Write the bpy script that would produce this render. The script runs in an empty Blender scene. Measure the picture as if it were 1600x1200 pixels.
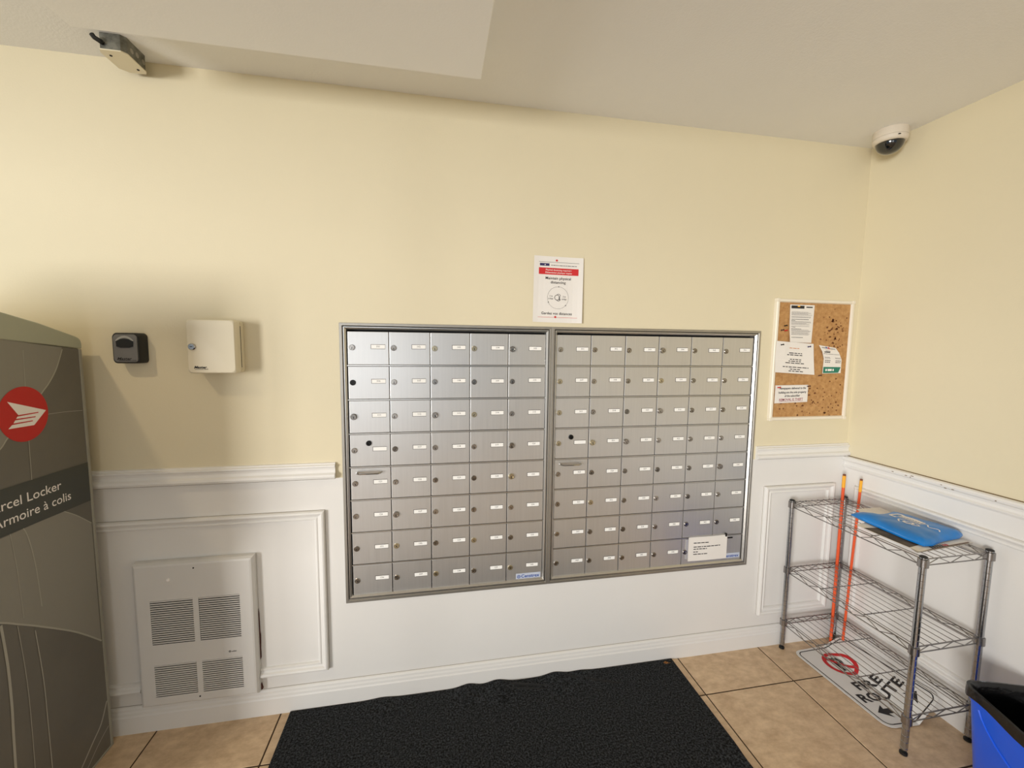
import bpy, bmesh, math, random
from mathutils import Vector, Matrix
from mathutils.bvhtree import BVHTree

scene = bpy.context.scene
COL = scene.collection
RX, CZ = 2.85, 2.502          # right wall plane, ceiling height
LX, FY = -2.6, -5.8           # left wall plane, front wall plane (behind the camera)

# ------------------------------------------------------------------ camera
cam_d = bpy.data.cameras.new('camera')
cam_d.sensor_width = 36.0
cam_d.lens = 645.9 / 1600 * 36
cam_d.clip_start = 0.02
cam = bpy.data.objects.new('camera', cam_d)
R = Matrix(((0.983194, -0.182243, 0.010769), (-0.005708, -0.089646, -0.995957), (0.182472, 0.979158, -0.089180)))
Rb = R.transposed() @ Matrix(((1, 0, 0), (0, -1, 0), (0, 0, -1)))
cam.matrix_world = Matrix.Translation((0.7618, -1.7464, 1.5253)) @ Rb.to_4x4()
COL.objects.link(cam)
scene.camera = cam

# ------------------------------------------------------------------ view, sky, lights
scene.view_settings.view_transform = 'Standard'
scene.view_settings.look = 'None'
scene.view_settings.gamma = 1.0
scene.view_settings.use_curve_mapping = False
scene.view_settings.exposure = -0.27
scene.cycles.max_bounces = 10
scene.cycles.diffuse_bounces = 6
scene.cycles.sample_clamp_indirect = 6.0
scene.cycles.use_denoising = True

world = bpy.data.worlds.new('sky'); scene.world = world
world.use_nodes = True
bg = world.node_tree.nodes['Background']
bg.inputs['Color'].default_value = (0.72, 0.86, 1.0, 1)
bg.inputs['Strength'].default_value = 0.5

def area_light(name, loc, target, sx, sy, power, color):
    d = bpy.data.lights.new(name, 'AREA'); d.shape = 'RECTANGLE'
    d.size, d.size_y, d.energy, d.color = sx, sy, power, color
    o = bpy.data.objects.new(name, d); COL.objects.link(o)
    o.location = loc
    o.rotation_euler = (Vector(target) - Vector(loc)).to_track_quat('-Z', 'Y').to_euler()
    return o
# daylight through the glazed opening in the left wall
area_light('daylight_left', (-10.0, -10.5, 1.35), (0.6, 0, 1.35), 3.6, 4.6, 2300, (1.0, 0.98, 0.95))
# daylight through the glazed entrance behind the camera
area_light('daylight_front', (-0.5, FY - 0.11, 1.30), (0.6, 0, 1.2), 1.6, 2.0, 34, (0.94, 0.97, 1.0))
# warm ceiling lamp to the left of the dropped ceiling box
ld = bpy.data.lights.new('ceiling_lamp_light', 'SPOT'); ld.energy = 17; ld.color = (1.0, 0.80, 0.52); ld.shadow_soft_size = 0.03
ld.spot_size = math.radians(106); ld.spot_blend = 0.3
lo = bpy.data.objects.new('ceiling_lamp_light', ld); COL.objects.link(lo); lo.location = (-0.72, -0.82, 2.38)

# ------------------------------------------------------------------ materials
def lin(c):
    c = c / 255.0
    return c / 12.92 if c <= 0.04045 else ((c + 0.055) / 1.055) ** 2.4
def rgb(r, g, b): return (lin(r), lin(g), lin(b), 1.0)

def mat(name, col, rough=0.5, metal=0.0, var=0.0, vscale=4.0, stretch=(1, 1, 1), bump=0.0, bscale=60.0, col2=None,
        coat=0.0, spec=0.5, rand=0.0, rvar=0.0, ramp=(0.3, 0.7)):
    m = bpy.data.materials.new(name); m.use_nodes = True
    nt = m.node_tree; b = nt.nodes['Principled BSDF']
    b.inputs['Base Color'].default_value = col
    b.inputs['Roughness'].default_value = rough
    b.inputs['Metallic'].default_value = metal
    b.inputs['Coat Weight'].default_value = coat
    b.inputs['Specular IOR Level'].default_value = spec
    geo = nt.nodes.new('ShaderNodeTexCoord')
    mp = nt.nodes.new('ShaderNodeMapping'); mp.inputs['Scale'].default_value = stretch
    nt.links.new(geo.outputs['Object'], mp.inputs['Vector'])
    if rand:
        oi = nt.nodes.new('ShaderNodeObjectInfo')
        mul = nt.nodes.new('ShaderNodeMath'); mul.operation = 'MULTIPLY'; mul.inputs[1].default_value = 37.0
        nt.links.new(oi.outputs['Random'], mul.inputs[0])
        nt.links.new(mul.outputs[0], mp.inputs['Location'])
    if var or col2 or rvar:
        n = nt.nodes.new('ShaderNodeTexNoise'); n.inputs['Scale'].default_value = vscale
        n.inputs['Detail'].default_value = 5.0; n.inputs['Roughness'].default_value = 0.62
        nt.links.new(mp.outputs[0], n.inputs['Vector'])
        if var or col2:
            r = nt.nodes.new('ShaderNodeValToRGB')
            r.color_ramp.elements[0].position, r.color_ramp.elements[1].position = ramp
            c2 = col2 if col2 else tuple(max(0, c * (1 - var)) for c in col[:3]) + (1,)
            r.color_ramp.elements[0].color = c2
            r.color_ramp.elements[1].color = col
            nt.links.new(n.outputs['Fac'], r.inputs['Fac'])
            out = r.outputs['Color']
            if rand:
                hsv = nt.nodes.new('ShaderNodeHueSaturation')
                mr = nt.nodes.new('ShaderNodeMapRange')
                mr.inputs['To Min'].default_value = 1 - rand; mr.inputs['To Max'].default_value = 1 + rand
                nt.links.new(oi.outputs['Random'], mr.inputs['Value'])
                nt.links.new(mr.outputs[0], hsv.inputs['Value'])
                nt.links.new(out, hsv.inputs['Color']); out = hsv.outputs['Color']
            nt.links.new(out, b.inputs['Base Color'])
        if rvar:
            rr = nt.nodes.new('ShaderNodeMapRange')
            rr.inputs['To Min'].default_value = rough - rvar; rr.inputs['To Max'].default_value = rough + rvar
            nt.links.new(n.outputs['Fac'], rr.inputs['Value']); nt.links.new(rr.outputs[0], b.inputs['Roughness'])
    if bump:
        n2 = nt.nodes.new('ShaderNodeTexNoise'); n2.inputs['Scale'].default_value = bscale; n2.inputs['Detail'].default_value = 3.0
        nt.links.new(mp.outputs[0], n2.inputs['Vector'])
        bp = nt.nodes.new('ShaderNodeBump'); bp.inputs['Strength'].default_value = bump; bp.inputs['Distance'].default_value = 0.004
        nt.links.new(n2.outputs['Fac'], bp.inputs['Height']); nt.links.new(bp.outputs[0], b.inputs['Normal'])
    return m

M = {}
M['yellow'] = mat('cream_yellow_paint', rgb(226, 216, 187), 0.6, var=0.03, vscale=1.5, bump=0.08, bscale=140, spec=0.2)
M['white'] = mat('white_semigloss_paint', rgb(233, 231, 227), 0.34, var=0.03, vscale=2.0, bump=0.05, bscale=90)
M['ceiling'] = mat('ceiling_paint', rgb(243, 243, 242), 0.85, var=0.03, vscale=2.0, bump=0.15, bscale=160)
M['box_white'] = mat('dropped_box_paint', rgb(247, 247, 245), 0.7, var=0.02, vscale=2.0, bump=0.06, bscale=160)
M['gap'] = mat('dark_seam', rgb(128, 108, 78), 0.9)
M['edge_line'] = mat('brown_grey_line', rgb(150, 140, 126), 0.9)  # thin brown-grey strip along the edges of panel mouldings and baseboards
M['tile'] = mat('beige_floor_tile', rgb(228, 201, 166), 0.34, col2=rgb(194, 164, 130), vscale=20.0, stretch=(1, 1.5, 1), bump=0.05, bscale=40, rand=0.05, rvar=0.06)
M['grout'] = mat('brown_grout', rgb(70, 52, 36), 0.9)
M['mat'] = mat('black_loop_mat', rgb(76, 80, 84), 0.95, col2=rgb(8, 8, 9), vscale=150, bump=1.0, bscale=260, spec=0.2, ramp=(0.42, 0.72))
M['mat_edge'] = mat('mat_rubber_edge', rgb(16, 16, 16), 0.8)
M['alu_door'] = mat('brushed_aluminium_door', rgb(214, 213, 211), 0.37, metal=0.8, var=0.06, vscale=9.0, stretch=(14, 14, 0.35), rand=0.015, rvar=0.05)
M['alu'] = mat('aluminium_frame', rgb(205, 203, 198), 0.3, metal=0.9, var=0.05, vscale=20)
M['alu_dark'] = mat('aluminium_trim', rgb(176, 172, 164), 0.42, metal=0.85, var=0.08, vscale=20)
M['black_void'] = mat('dark_gap', rgb(14, 14, 14), 0.9)
M['lock'] = mat('steel_lock', rgb(186, 182, 176), 0.25, metal=1.0, col2=rgb(120, 112, 104), vscale=30, rand=0.3)
M['lock_dark'] = mat('black_lock', rgb(30, 29, 28), 0.35, metal=0.6)
M['brass'] = mat('brass_lock', rgb(196, 186, 160), 0.3, metal=1.0)
M['slot'] = mat('key_slot', rgb(12, 11, 10), 0.8)
M['chrome'] = mat('chrome', rgb(190, 188, 184), 0.16, metal=1.0)
M['wire'] = mat('grey_steel_wire', rgb(150, 147, 146), 0.26, metal=0.95)
M['post'] = mat('ribbed_chrome_post', rgb(176, 178, 182), 0.2, metal=1.0)
M['paper'] = mat('white_paper', rgb(236, 232, 226), 0.7, var=0.02, vscale=8)
M['paper_warm'] = mat('label_paper', rgb(250, 249, 245), 0.6)
M['ink'] = mat('black_ink', rgb(38, 36, 38), 0.7)
M['ink_grey'] = mat('grey_ink', rgb(120, 116, 116), 0.7)
M['plate_edge'] = mat('plate_recess', rgb(92, 88, 84), 0.7)
M['ink_red'] = mat('red_ink', rgb(206, 40, 44), 0.6)
M['ink_maroon'] = mat('maroon_ink', rgb(150, 30, 70), 0.6)
M['ink_orange'] = mat('orange_ink', rgb(206, 140, 90), 0.6)
M['ink_navy'] = mat('navy_ink', rgb(52, 46, 92), 0.6)
M['ink_blue'] = mat('blue_ink', rgb(40, 76, 160), 0.5)
M['ink_green'] = mat('green_ink', rgb(30, 122, 100), 0.5)
M['ink_white'] = mat('white_ink', rgb(245, 240, 236), 0.6)
M['pale_blue'] = mat('pale_blue_sticker', rgb(196, 204, 220), 0.4)
M['cork'] = mat('cork', rgb(200, 156, 102), 0.9, col2=rgb(168, 122, 72), vscale=55, bump=0.5, bscale=160)
M['stain'] = mat('cork_stain', rgb(112, 66, 34), 0.9)
M['cream_plastic'] = mat('cream_plastic', rgb(236, 228, 210), 0.4)
M['cream_metal'] = mat('cream_enamel', rgb(226, 217, 192), 0.4, bump=0.04, bscale=200)
M['black_plastic'] = mat('black_rubbery_plastic', rgb(20, 20, 20), 0.45, bump=0.05, bscale=200)
M['grey_metal'] = mat('grey_cast_face', rgb(134, 132, 130), 0.38, metal=0.5, var=0.05, vscale=20)
M['silver_face'] = mat('light_silver_hood', rgb(200, 198, 194), 0.3, metal=0.6)
M['heater'] = mat('white_enamel_heater', rgb(222, 220, 216), 0.38, var=0.02, vscale=5)
M['rust'] = mat('rust_residue', rgb(84, 48, 40), 0.9)
M['locker'] = mat('dark_grey_locker', rgb(112, 108, 99), 0.5, col2=rgb(96, 93, 86), vscale=2.0)
M['locker_band'] = mat('charcoal_band', rgb(66, 68, 63), 0.5)
M['locker_lid'] = mat('sage_grey_lid', rgb(170, 172, 152), 0.5, var=0.03, vscale=4)
M['locker_edge'] = mat('pale_edge_strip', rgb(150, 148, 136), 0.5)
M['swoosh'] = mat('lighter_swoosh_print', rgb(140, 137, 127), 0.5)
M['swoosh_line'] = mat('pale_swoosh_line', rgb(168, 165, 153), 0.5)
M['post_red'] = mat('red_emblem', rgb(196, 30, 26), 0.45)
M['blue_bin'] = mat('blue_bin_plastic', rgb(8, 96, 245), 0.28, var=0.05, vscale=6, coat=0.2)
M['liner'] = mat('black_liner_film', rgb(9, 9, 10), 0.22, bump=0.6, bscale=26)
M['blue_bag'] = mat('blue_plastic_bag', rgb(0, 130, 216), 0.3, col2=rgb(20, 112, 184), vscale=8, bump=0.25, bscale=26)
M['orange'] = mat('orange_rod', rgb(236, 92, 44), 0.4)
M['amber'] = mat('amber_reflective_tape', rgb(248, 178, 44), 0.35)
M['rod_tip'] = mat('brown_rod_tip', rgb(120, 62, 30), 0.6)
M['sign_white'] = mat('white_sign_sheet', rgb(238, 237, 234), 0.4, var=0.03, vscale=8)
M['news'] = mat('newsprint', rgb(240, 234, 224), 0.8, var=0.06, vscale=30)
M['news_photo'] = mat('newsprint_photo', rgb(104, 90, 72), 0.7, col2=rgb(40, 36, 32), vscale=22)
M['news_fold'] = mat('newsprint_brown_fold', rgb(118, 96, 84), 0.8)  # brown strip on the folded front edge of the newspaper
M['foot'] = mat('black_rubber_foot', rgb(16, 16, 16), 0.5)
M['dome_body'] = mat('ivory_dome_body', rgb(222, 212, 196), 0.45)
M['dome_glass'] = mat('smoked_dome', rgb(16, 18, 20), 0.06, coat=1.0)
M['galv'] = mat('galvanised_steel', rgb(150, 150, 142), 0.42, metal=0.7, col2=rgb(92, 92, 84), vscale=30)
M['leaf'] = mat('dry_leaf', rgb(176, 120, 48), 0.7, col2=rgb(90, 46, 22), vscale=90)
M['tape_clear'] = mat('glossy_clear_tape', rgb(200, 197, 192), 0.15, metal=0.3)
M['lamp_glass'] = mat('lamp_frosted_glass', rgb(250, 240, 220), 0.5)

# ------------------------------------------------------------------ mesh builder
ORG = {}
class MB:
    def __init__(s): s.v = []; s.f = []; s.m = []
    def add(s, vs, fs, m=0):
        n = len(s.v); s.v += [tuple(p) for p in vs]
        for f in fs: s.f.append([n + i for i in f]); s.m.append(m)
        return s
    def box(s, x0, x1, y0, y1, z0, z1, m=0):
        v = [(x, y, z) for x in (x0, x1) for y in (y0, y1) for z in (z0, z1)]
        return s.add(v, [(0, 1, 3, 2), (4, 6, 7, 5), (0, 4, 5, 1), (2, 3, 7, 6), (0, 2, 6, 4), (1, 5, 7, 3)], m)
    def poly(s, pts, m=0): return s.add(pts, [list(range(len(pts)))], m)
    def prism(s, poly, f0, f1, m=0):
        """poly of (a,b); f0/f1 map (a,b)->point for the two end caps"""
        n = len(poly); v = [f0(*p) for p in poly] + [f1(*p) for p in poly]
        fs = [list(range(n))[::-1], list(range(n, 2 * n))] + [(i, (i + 1) % n, n + (i + 1) % n, n + i) for i in range(n)]
        return s.add(v, fs, m)
    def rings(s, rings, m=0, closed=True, cap0=False, cap1=False):
        k = len(rings[0]); v = [p for r in rings for p in r]; fs = []
        for i in range(len(rings) - 1):
            for j in range(k if closed else k - 1):
                a = i * k + j; b = i * k + (j + 1) % k
                fs.append((a, b, b + k, a + k))
        if cap0: fs.append(list(range(k))[::-1])
        if cap1: fs.append([(len(rings) - 1) * k + j for j in range(k)])
        return s.add(v, fs, m)
    def tube(s, path, r, n=8, m=0, cap=True):
        path = [Vector(p) for p in path]; rs = []
        prev = None
        for i, p in enumerate(path):
            t = (path[min(i + 1, len(path) - 1)] - path[max(i - 1, 0)]).normalized()
            ref = prev if prev is not None else (Vector((0, 0, 1)) if abs(t.z) < 0.9 else Vector((1, 0, 0)))
            u = (ref - t * ref.dot(t)).normalized(); w = t.cross(u); prev = u
            rr = r[i] if isinstance(r, (list, tuple)) else r
            rs.append([p + (u * math.cos(2 * math.pi * k / n) + w * math.sin(2 * math.pi * k / n)) * rr for k in range(n)])
        return s.rings(rs, m, True, cap, cap)
    def lathe(s, prof, c, ax=(0, 0, 1), n=24, m=0, cap0=True, cap1=True):
        """prof of (radius, height along ax)"""
        ax = Vector(ax).normalized(); c = Vector(c)
        u = ax.orthogonal().normalized(); w = ax.cross(u)
        rs = [[c + ax * h + (u * math.cos(2 * math.pi * k / n) + w * math.sin(2 * math.pi * k / n)) * r for k in range(n)] for r, h in prof]
        return s.rings(rs, m, True, cap0, cap1)
    def sweep(s, path, prof, fmap, m=0, closed=False, cap=True):
        """mitred sweep of prof (inset to the left of travel, depth) along a planar path (a,b); fmap(a,b,d)->point"""
        P = [Vector(p) for p in path]; n = len(P); rings = []
        for i in range(n):
            d0 = (P[i] - P[i - 1]).normalized() if (closed or i > 0) else None
            d1 = (P[(i + 1) % n] - P[i]).normalized() if (closed or i < n - 1) else None
            if d0 is None: d0 = d1
            if d1 is None: d1 = d0
            n0 = Vector((-d0.y, d0.x)); n1 = Vector((-d1.y, d1.x))
            b = (n0 + n1).normalized(); k = 1 / max(0.2, b.dot(n0))
            rings.append([fmap(P[i].x + b.x * k * w, P[i].y + b.y * k * w, d) for w, d in prof])
        if closed: rings.append(rings[0])
        return s.rings(rings, m, True, cap and not closed, cap and not closed)
    def build(s, name, mats, parent=None, loc=None, smooth=False, bevel=0.0, seg=2):
        """vertices are given in world coordinates; the object origin sits at loc (or the parent's origin)"""
        org = Vector(loc) if loc is not None else (ORG[parent.name] if parent else Vector((0, 0, 0)))
        me = bpy.data.meshes.new(name)
        me.from_pydata([tuple(Vector(p) - org) for p in s.v], [], s.f)
        for mm in (mats if isinstance(mats, (list, tuple)) else [mats]): me.materials.append(M[mm])
        for p, mi in zip(me.polygons, s.m): p.material_index = mi; p.use_smooth = smooth
        bm = bmesh.new(); bm.from_mesh(me)
        bmesh.ops.remove_doubles(bm, verts=bm.verts, dist=1e-6)
        bmesh.ops.recalc_face_normals(bm, faces=bm.faces)
        if bevel:
            es = [e for e in bm.edges if len(e.link_faces) == 2 and e.calc_face_angle(0) > 0.6]
            bmesh.ops.bevel(bm, geom=es, offset=bevel, segments=seg, affect='EDGES', profile=0.5)
        bm.to_mesh(me); bm.free()
        o = bpy.data.objects.new(name, me); COL.objects.link(o)
        if parent: o.parent = parent; o.location = org - ORG[parent.name]
        else: o.location = org
        ORG[o.name] = org
        if smooth:
            me.update()
            try:
                me.set_sharp_from_angle(angle=math.radians(38))
            except Exception: pass
        return o

def tag(o, label, cat, group=None):
    o['label'] = label; o['category'] = cat
    if group: o['group'] = group
    return o
def thing(name, loc, label, cat, group=None):
    o = bpy.data.objects.new(name, None); COL.objects.link(o); o.location = loc
    o.empty_display_size = 0.05
    ORG[o.name] = Vector(loc)
    return tag(o, label, cat, group)
def struct(o): o['kind'] = 'structure'; return o

# text -> mesh
_tc = {}
def glyphs(s, bold=0.0, shear=0.0, res=2):
    k = (s, bold, shear, res)
    if k in _tc: return _tc[k]
    cu = bpy.data.curves.new('txt', 'FONT'); cu.body = s; cu.size = 1.0; cu.offset = bold; cu.shear = shear; cu.resolution_u = res
    ob = bpy.data.objects.new('txt', cu)
    me = bpy.data.meshes.new_from_object(ob)
    vs = [(v.co.x, v.co.y) for v in me.vertices]; fs = [list(p.vertices) for p in me.polygons]
    bpy.data.objects.remove(ob); bpy.data.curves.remove(cu); bpy.data.meshes.remove(me)
    _tc[k] = (vs, fs); return _tc[k]
_h = glyphs('H'); CAP = max(v[1] for v in _h[0]) - min(v[1] for v in _h[0])
def text(mb, s, cap, a, b, fmap, m, align='l', width=None, bold=0.0, shear=0.0, res=2):
    """text with cap height cap, baseline start at (a,b); fmap(a,b)->point"""
    vs, fs = glyphs(s, bold, shear, res)
    if not vs: return
    x0 = min(v[0] for v in vs); x1 = max(v[0] for v in vs)
    k = cap / CAP; kx = (width / (x1 - x0)) if width else k
    off = {'l': 0, 'c': -(x1 - x0) * kx / 2, 'r': -(x1 - x0) * kx}[align]
    mb.add([fmap(a + off + (x - x0) * kx, b + y * k) for x, y in vs], fs, m)
def bars(mb, a0, a1, b, h, fmap, m, rng, fill=1.0, align='l'):
    """a line of print too small to read: word-length strokes"""
    L = (a1 - a0) * fill
    a = a0 if align == 'l' else (a0 + a1) / 2 - L / 2
    end = a + L
    while a < end - h:
        w = min(rng.uniform(1.6, 5.0) * h, end - a)
        mb.add([fmap(a, b), fmap(a + w, b), fmap(a + w, b + h), fmap(a, b + h)], [(0, 1, 2, 3)], m)
        a += w + h * 0.8
def rect(mb, a0, a1, b0, b1, fmap, m): mb.add([fmap(a0, b0), fmap(a1, b0), fmap(a1, b1), fmap(a0, b1)], [(0, 1, 2, 3)], m)
def ringdec(mb, ca, cb, r0, r1, fmap, m, n=40, a0=0, a1=360, sx=1.0):
    full = abs(a1 - a0) >= 360; k = n if full else n + 1
    v = []
    for i in range(k):
        t = math.radians(a0 + (a1 - a0) * i / n)
        v += [fmap(ca + sx * r0 * math.cos(t), cb + r0 * math.sin(t)), fmap(ca + sx * r1 * math.cos(t), cb + r1 * math.sin(t))]
    fs = [(2 * i, 2 * i + 1, (2 * i + 3) % (2 * k), (2 * i + 2) % (2 * k)) for i in range(n)]
    mb.add(v, fs, m)
def discdec(mb, ca, cb, r, fmap, m, n=40, sx=1.0):
    mb.poly([fmap(ca + sx * r * math.cos(2 * math.pi * i / n), cb + r * math.sin(2 * math.pi * i / n)) for i in range(n)], m)
def ribbon(mb, pts, w, fmap, m, sub=6):
    """smooth thin line through (a,b) points"""
    P = []
    n = len(pts)
    for i in range(n - 1):
        p0 = Vector(pts[max(i - 1, 0)]); p1 = Vector(pts[i]); p2 = Vector(pts[i + 1]); p3 = Vector(pts[min(i + 2, n - 1)])
        for k in range(sub):
            t = k / sub
            P.append(0.5 * ((2 * p1) + (p2 - p0) * t + (2 * p0 - 5 * p1 + 4 * p2 - p3) * t * t + (3 * p1 - p0 - 3 * p2 + p3) * t ** 3))
    P.append(Vector(pts[-1]))
    v = []
    for i, p in enumerate(P):
        d = (P[min(i + 1, len(P) - 1)] - P[max(i - 1, 0)]).normalized(); q = Vector((-d.y, d.x)) * w / 2
        v += [fmap(*(p + q)), fmap(*(p - q))]
    mb.add(v, [(2 * i, 2 * i + 1, 2 * i + 3, 2 * i + 2) for i in range(len(P) - 1)], m)

BK = lambda a, b, d=0.0: (a, -d, b)           # back wall plane
RT = lambda a, b, d=0.0: (RX - d, a, b)       # right wall plane (a = y)

# ================================================================== SETTING
SPLIT = 0.986
def wall_cells(mb, xs, zs, holes, box):
    for i in range(len(xs) - 1):
        for j in range(len(zs) - 1):
            if (i, j) in holes: continue
            box(xs[i], xs[i + 1], zs[j], zs[j + 1], 1 if zs[j + 1] <= SPLIT + 1e-6 else 0)
w = MB()
wall_cells(w, [LX, 0.392, 2.292, RX + 0.12], [0, 0.451, SPLIT, 1.610, CZ], {(1, 1), (1, 2)},
           lambda a0, a1, b0, b1, m: w.box(a0, a1, 0, 0.14, b0, b1, m))
struct(w.build('wall_back', ['yellow', 'white']))
w = MB()
wall_cells(w, [FY, 0.0], [0, SPLIT, CZ], set(), lambda a0, a1, b0, b1, m: w.box(RX, RX + 0.12, a0, a1, b0, b1, m))
struct(w.build('wall_right', ['yellow', 'white']))
w = MB()
wall_cells(w, [FY, -5.6, -1.2, 0.0], [0, 0.10, SPLIT, 2.46, CZ], {(1, 1), (1, 2)},
           lambda a0, a1, b0, b1, m: w.box(LX - 0.12, LX, a0, a1, b0, b1, m))
struct(w.build('wall_left', ['yellow', 'white']))
w = MB()
wall_cells(w, [LX - 0.12, -2.3, 2.75, RX + 0.12], [0, 0.10, SPLIT, 2.32, CZ], {(1, 1), (1, 2)},
           lambda a0, a1, b0, b1, m: w.box(a0, a1, FY - 0.12, FY, b0, b1, m))
struct(w.build('wall_front', ['yellow', 'white']))
w = MB(); w.box(LX - 0.12, RX + 0.12, FY - 0.12, 0.14, CZ, CZ + 0.1)
struct(w.build('ceiling', 'ceiling'))
# window frames in the two glazed openings
w = MB()
for y in (-5.57, -4.1, -2.65, -1.23): w.box(LX - 0.07, LX - 0.01, y - 0.025, y + 0.025, 0.10, 2.46)
for z in (0.125, 2.435): w.box(LX - 0.07, LX - 0.01, -5.6, -1.2, z - 0.025, z + 0.025)
struct(w.build('window_1', 'alu_dark'))
w = MB()
for x in (-2.275, -1.05, 0.2, 1.45, 2.725): w.box(x - 0.03, x + 0.03, FY - 0.08, FY - 0.01, 0.10, 2.32)
for z in (0.125, 2.295): w.box(-2.3, 2.75, FY - 0.08, FY - 0.01, z - 0.025, z + 0.025)
struct(w.build('window_2', 'alu_dark'))

# floor: grout bed and single tiles
w = MB(); w.box(LX - 0.12, RX + 0.12, FY - 0.12, 0.14, -0.1, -0.0025)
floor = struct(w.build('floor', 'grout'))
P = 0.4525; G = 0.0030
xs = [2.387 + P * k for k in range(-11, 2)]; ys = [-0.232 + P * k for k in range(-13, 2)]
shared = {}
for i in range(len(xs) - 1):
    for j in range(len(ys) - 1):
        x0 = max(xs[i] + G, LX); x1 = min(xs[i + 1] - G, RX); y0 = max(ys[j] + G, FY); y1 = min(ys[j + 1] - G, 0.0)
        if x1 - x0 < 0.02 or y1 - y0 < 0.02: continue
        key = (round(x1 - x0, 4), round(y1 - y0, 4))
        cx, cy = (x0 + x1) / 2, (y0 + y1) / 2
        if key not in shared:
            b = MB(); b.box(x0, x1, y0, y1, -0.010, 0.0)
            o = b.build('floor_tile', 'tile', floor, loc=(cx, cy, 0), bevel=0.0012, seg=1)
            shared[key] = o
        else:
            o = bpy.data.objects.new('floor_tile', shared[key].data); COL.objects.link(o)
            o.parent = floor; o.location = (cx, cy, 0)

# dropped ceiling box
w = MB(); w.box(-0.255, 0.919, -2.2, -0.273, 2.42, CZ)
struct(w.build('trim_1', 'box_white', bevel=0.002, seg=1))

# chair rails
RAIL = [(0, 0), (0, 0.012), (0.004, 0.021), (0.012, 0.024), (0.020, 0.022), (0.026, 0.013), (0.036, 0.010), (0.045, 0.012), (0.051, 0.017),
        (0.056, 0.016), (0.059, 0.010), (0.064, 0.008), (0.066, 0.0)]
def rail(name, path, fm, extra=None):
    b = MB(); b.sweep(path, RAIL, fm)
    # thin dark tan seam where the rail meets the yellow paint
    (a0, z0), (a1, z1) = path
    b.add([fm(a0, z0 - 0.0005, 0.0125), fm(a1, z0 - 0.0005, 0.0125), fm(a1, z0 + 0.0018, 0.0006), fm(a0, z0 + 0.0018, 0.0006)], [(0, 1, 2, 3)], 1)
    if extra: extra(b)
    return struct(b.build(name, ['white', 'gap']))
BKr = lambda a, b, d=0.0: (-a, -d, b)
# paths run so that the profile inset points downwards (left of travel)
rail('trim_2', [(-0.362, 0.987), (0.9, 0.987)], BKr)          # left run on the back wall (x = -a)
rail('trim_3', [(-RX + 0.001, 0.987), (-2.312, 0.987)], BKr)
rng = random.Random(3)
def chips(b):
    for y in (-0.245, -0.30, -0.315, -0.325, -0.43, -0.445, -0.47, -0.60, -0.72):
        z = 0.976 - rng.uniform(0, 0.012); L = rng.uniform(0.003, 0.012)
        b.box(RX - 0.0246, RX - 0.022, y, y + L, z, z + 0.0025, 1)
RTr = lambda a, b, d=0.0: (RX - d, a, b)
rail('trim_4', [(-0.001, 0.987), (FY, 0.987)], RTr, chips)

# picture-frame mouldings (inset measured from the outer edge inwards)
FRM = [(0, 0), (0, 0.011), (0.003, 0.017), (0.009, 0.019), (0.015, 0.016), (0.019, 0.010), (0.026, 0.0075), (0.030, 0.010), (0.034, 0.010),
       (0.037, 0.006), (0.039, 0.0)]
SEAM = [(-0.0012, 0.0002), (-0.0012, 0.0008), (0.0004, 0.0008), (0.0004, 0.0002)]
b = MB(); b.sweep([(0.0535, 0.165), (0.315, 0.165), (0.315, 0.855), (-0.95, 0.855), (-0.95, 0.165), (-0.372, 0.165)], FRM, BK)
b.sweep([(0.0535, 0.165), (0.315, 0.165), (0.315, 0.855), (-0.95, 0.855), (-0.95, 0.165), (-0.372, 0.165)], SEAM, BK, 1)
struct(b.build('trim_5', ['white', 'edge_line']))
b = MB(); b.sweep([(2.374, 0.172), (2.783, 0.172), (2.783, 0.846), (2.374, 0.846)], FRM, BK, closed=True)
b.sweep([(2.374, 0.172), (2.783, 0.172), (2.783, 0.846), (2.374, 0.846)], SEAM, BK, 1, closed=True)
struct(b.build('trim_6', ['white', 'edge_line']))
b = MB(); b.sweep([(-2.2, 0.172), (-2.2, 0.846), (-0.066, 0.846), (-0.066, 0.172)][::-1], FRM, lambda a, b_, d: (RX - d, a, b_), closed=True)
o = struct(b.build('trim_7', ['white', 'edge_line']))

# baseboards
BASE = [(0, 0), (0, 0.015), (0.068, 0.015), (0.074, 0.012), (0.083, 0.0115), (0.090, 0.009), (0.098, 0.0085), (0.104, 0.005), (0.107, 0.0)]
b = MB(); b.sweep([(LX, 0), (RX - 0.015, 0)], BASE, BK); b.box(LX, RX - 0.015, -0.001, -0.0002, 0.1068, 0.1080, 1)
struct(b.build('baseboard_back', ['white', 'edge_line']))
b = MB(); b.sweep([(FY, 0), (-0.0005, 0)], BASE, RT); b.box(RX - 0.001, RX - 0.0002, FY, -0.0005, 0.1068, 0.1080, 1)
struct(b.build('baseboard_right', ['white', 'edge_line']))

# warm ceiling lamp
t = thing('ceiling_lamp', (-0.72, -0.82, CZ), 'small round flush ceiling lamp left of the dropped ceiling box', 'lamp')
b = MB(); b.lathe([(0.09, 0), (0.09, -0.02), (0.07, -0.03)], (-0.72, -0.82, CZ), n=24); b.build('base', 'cream_plastic', t, smooth=True)

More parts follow.
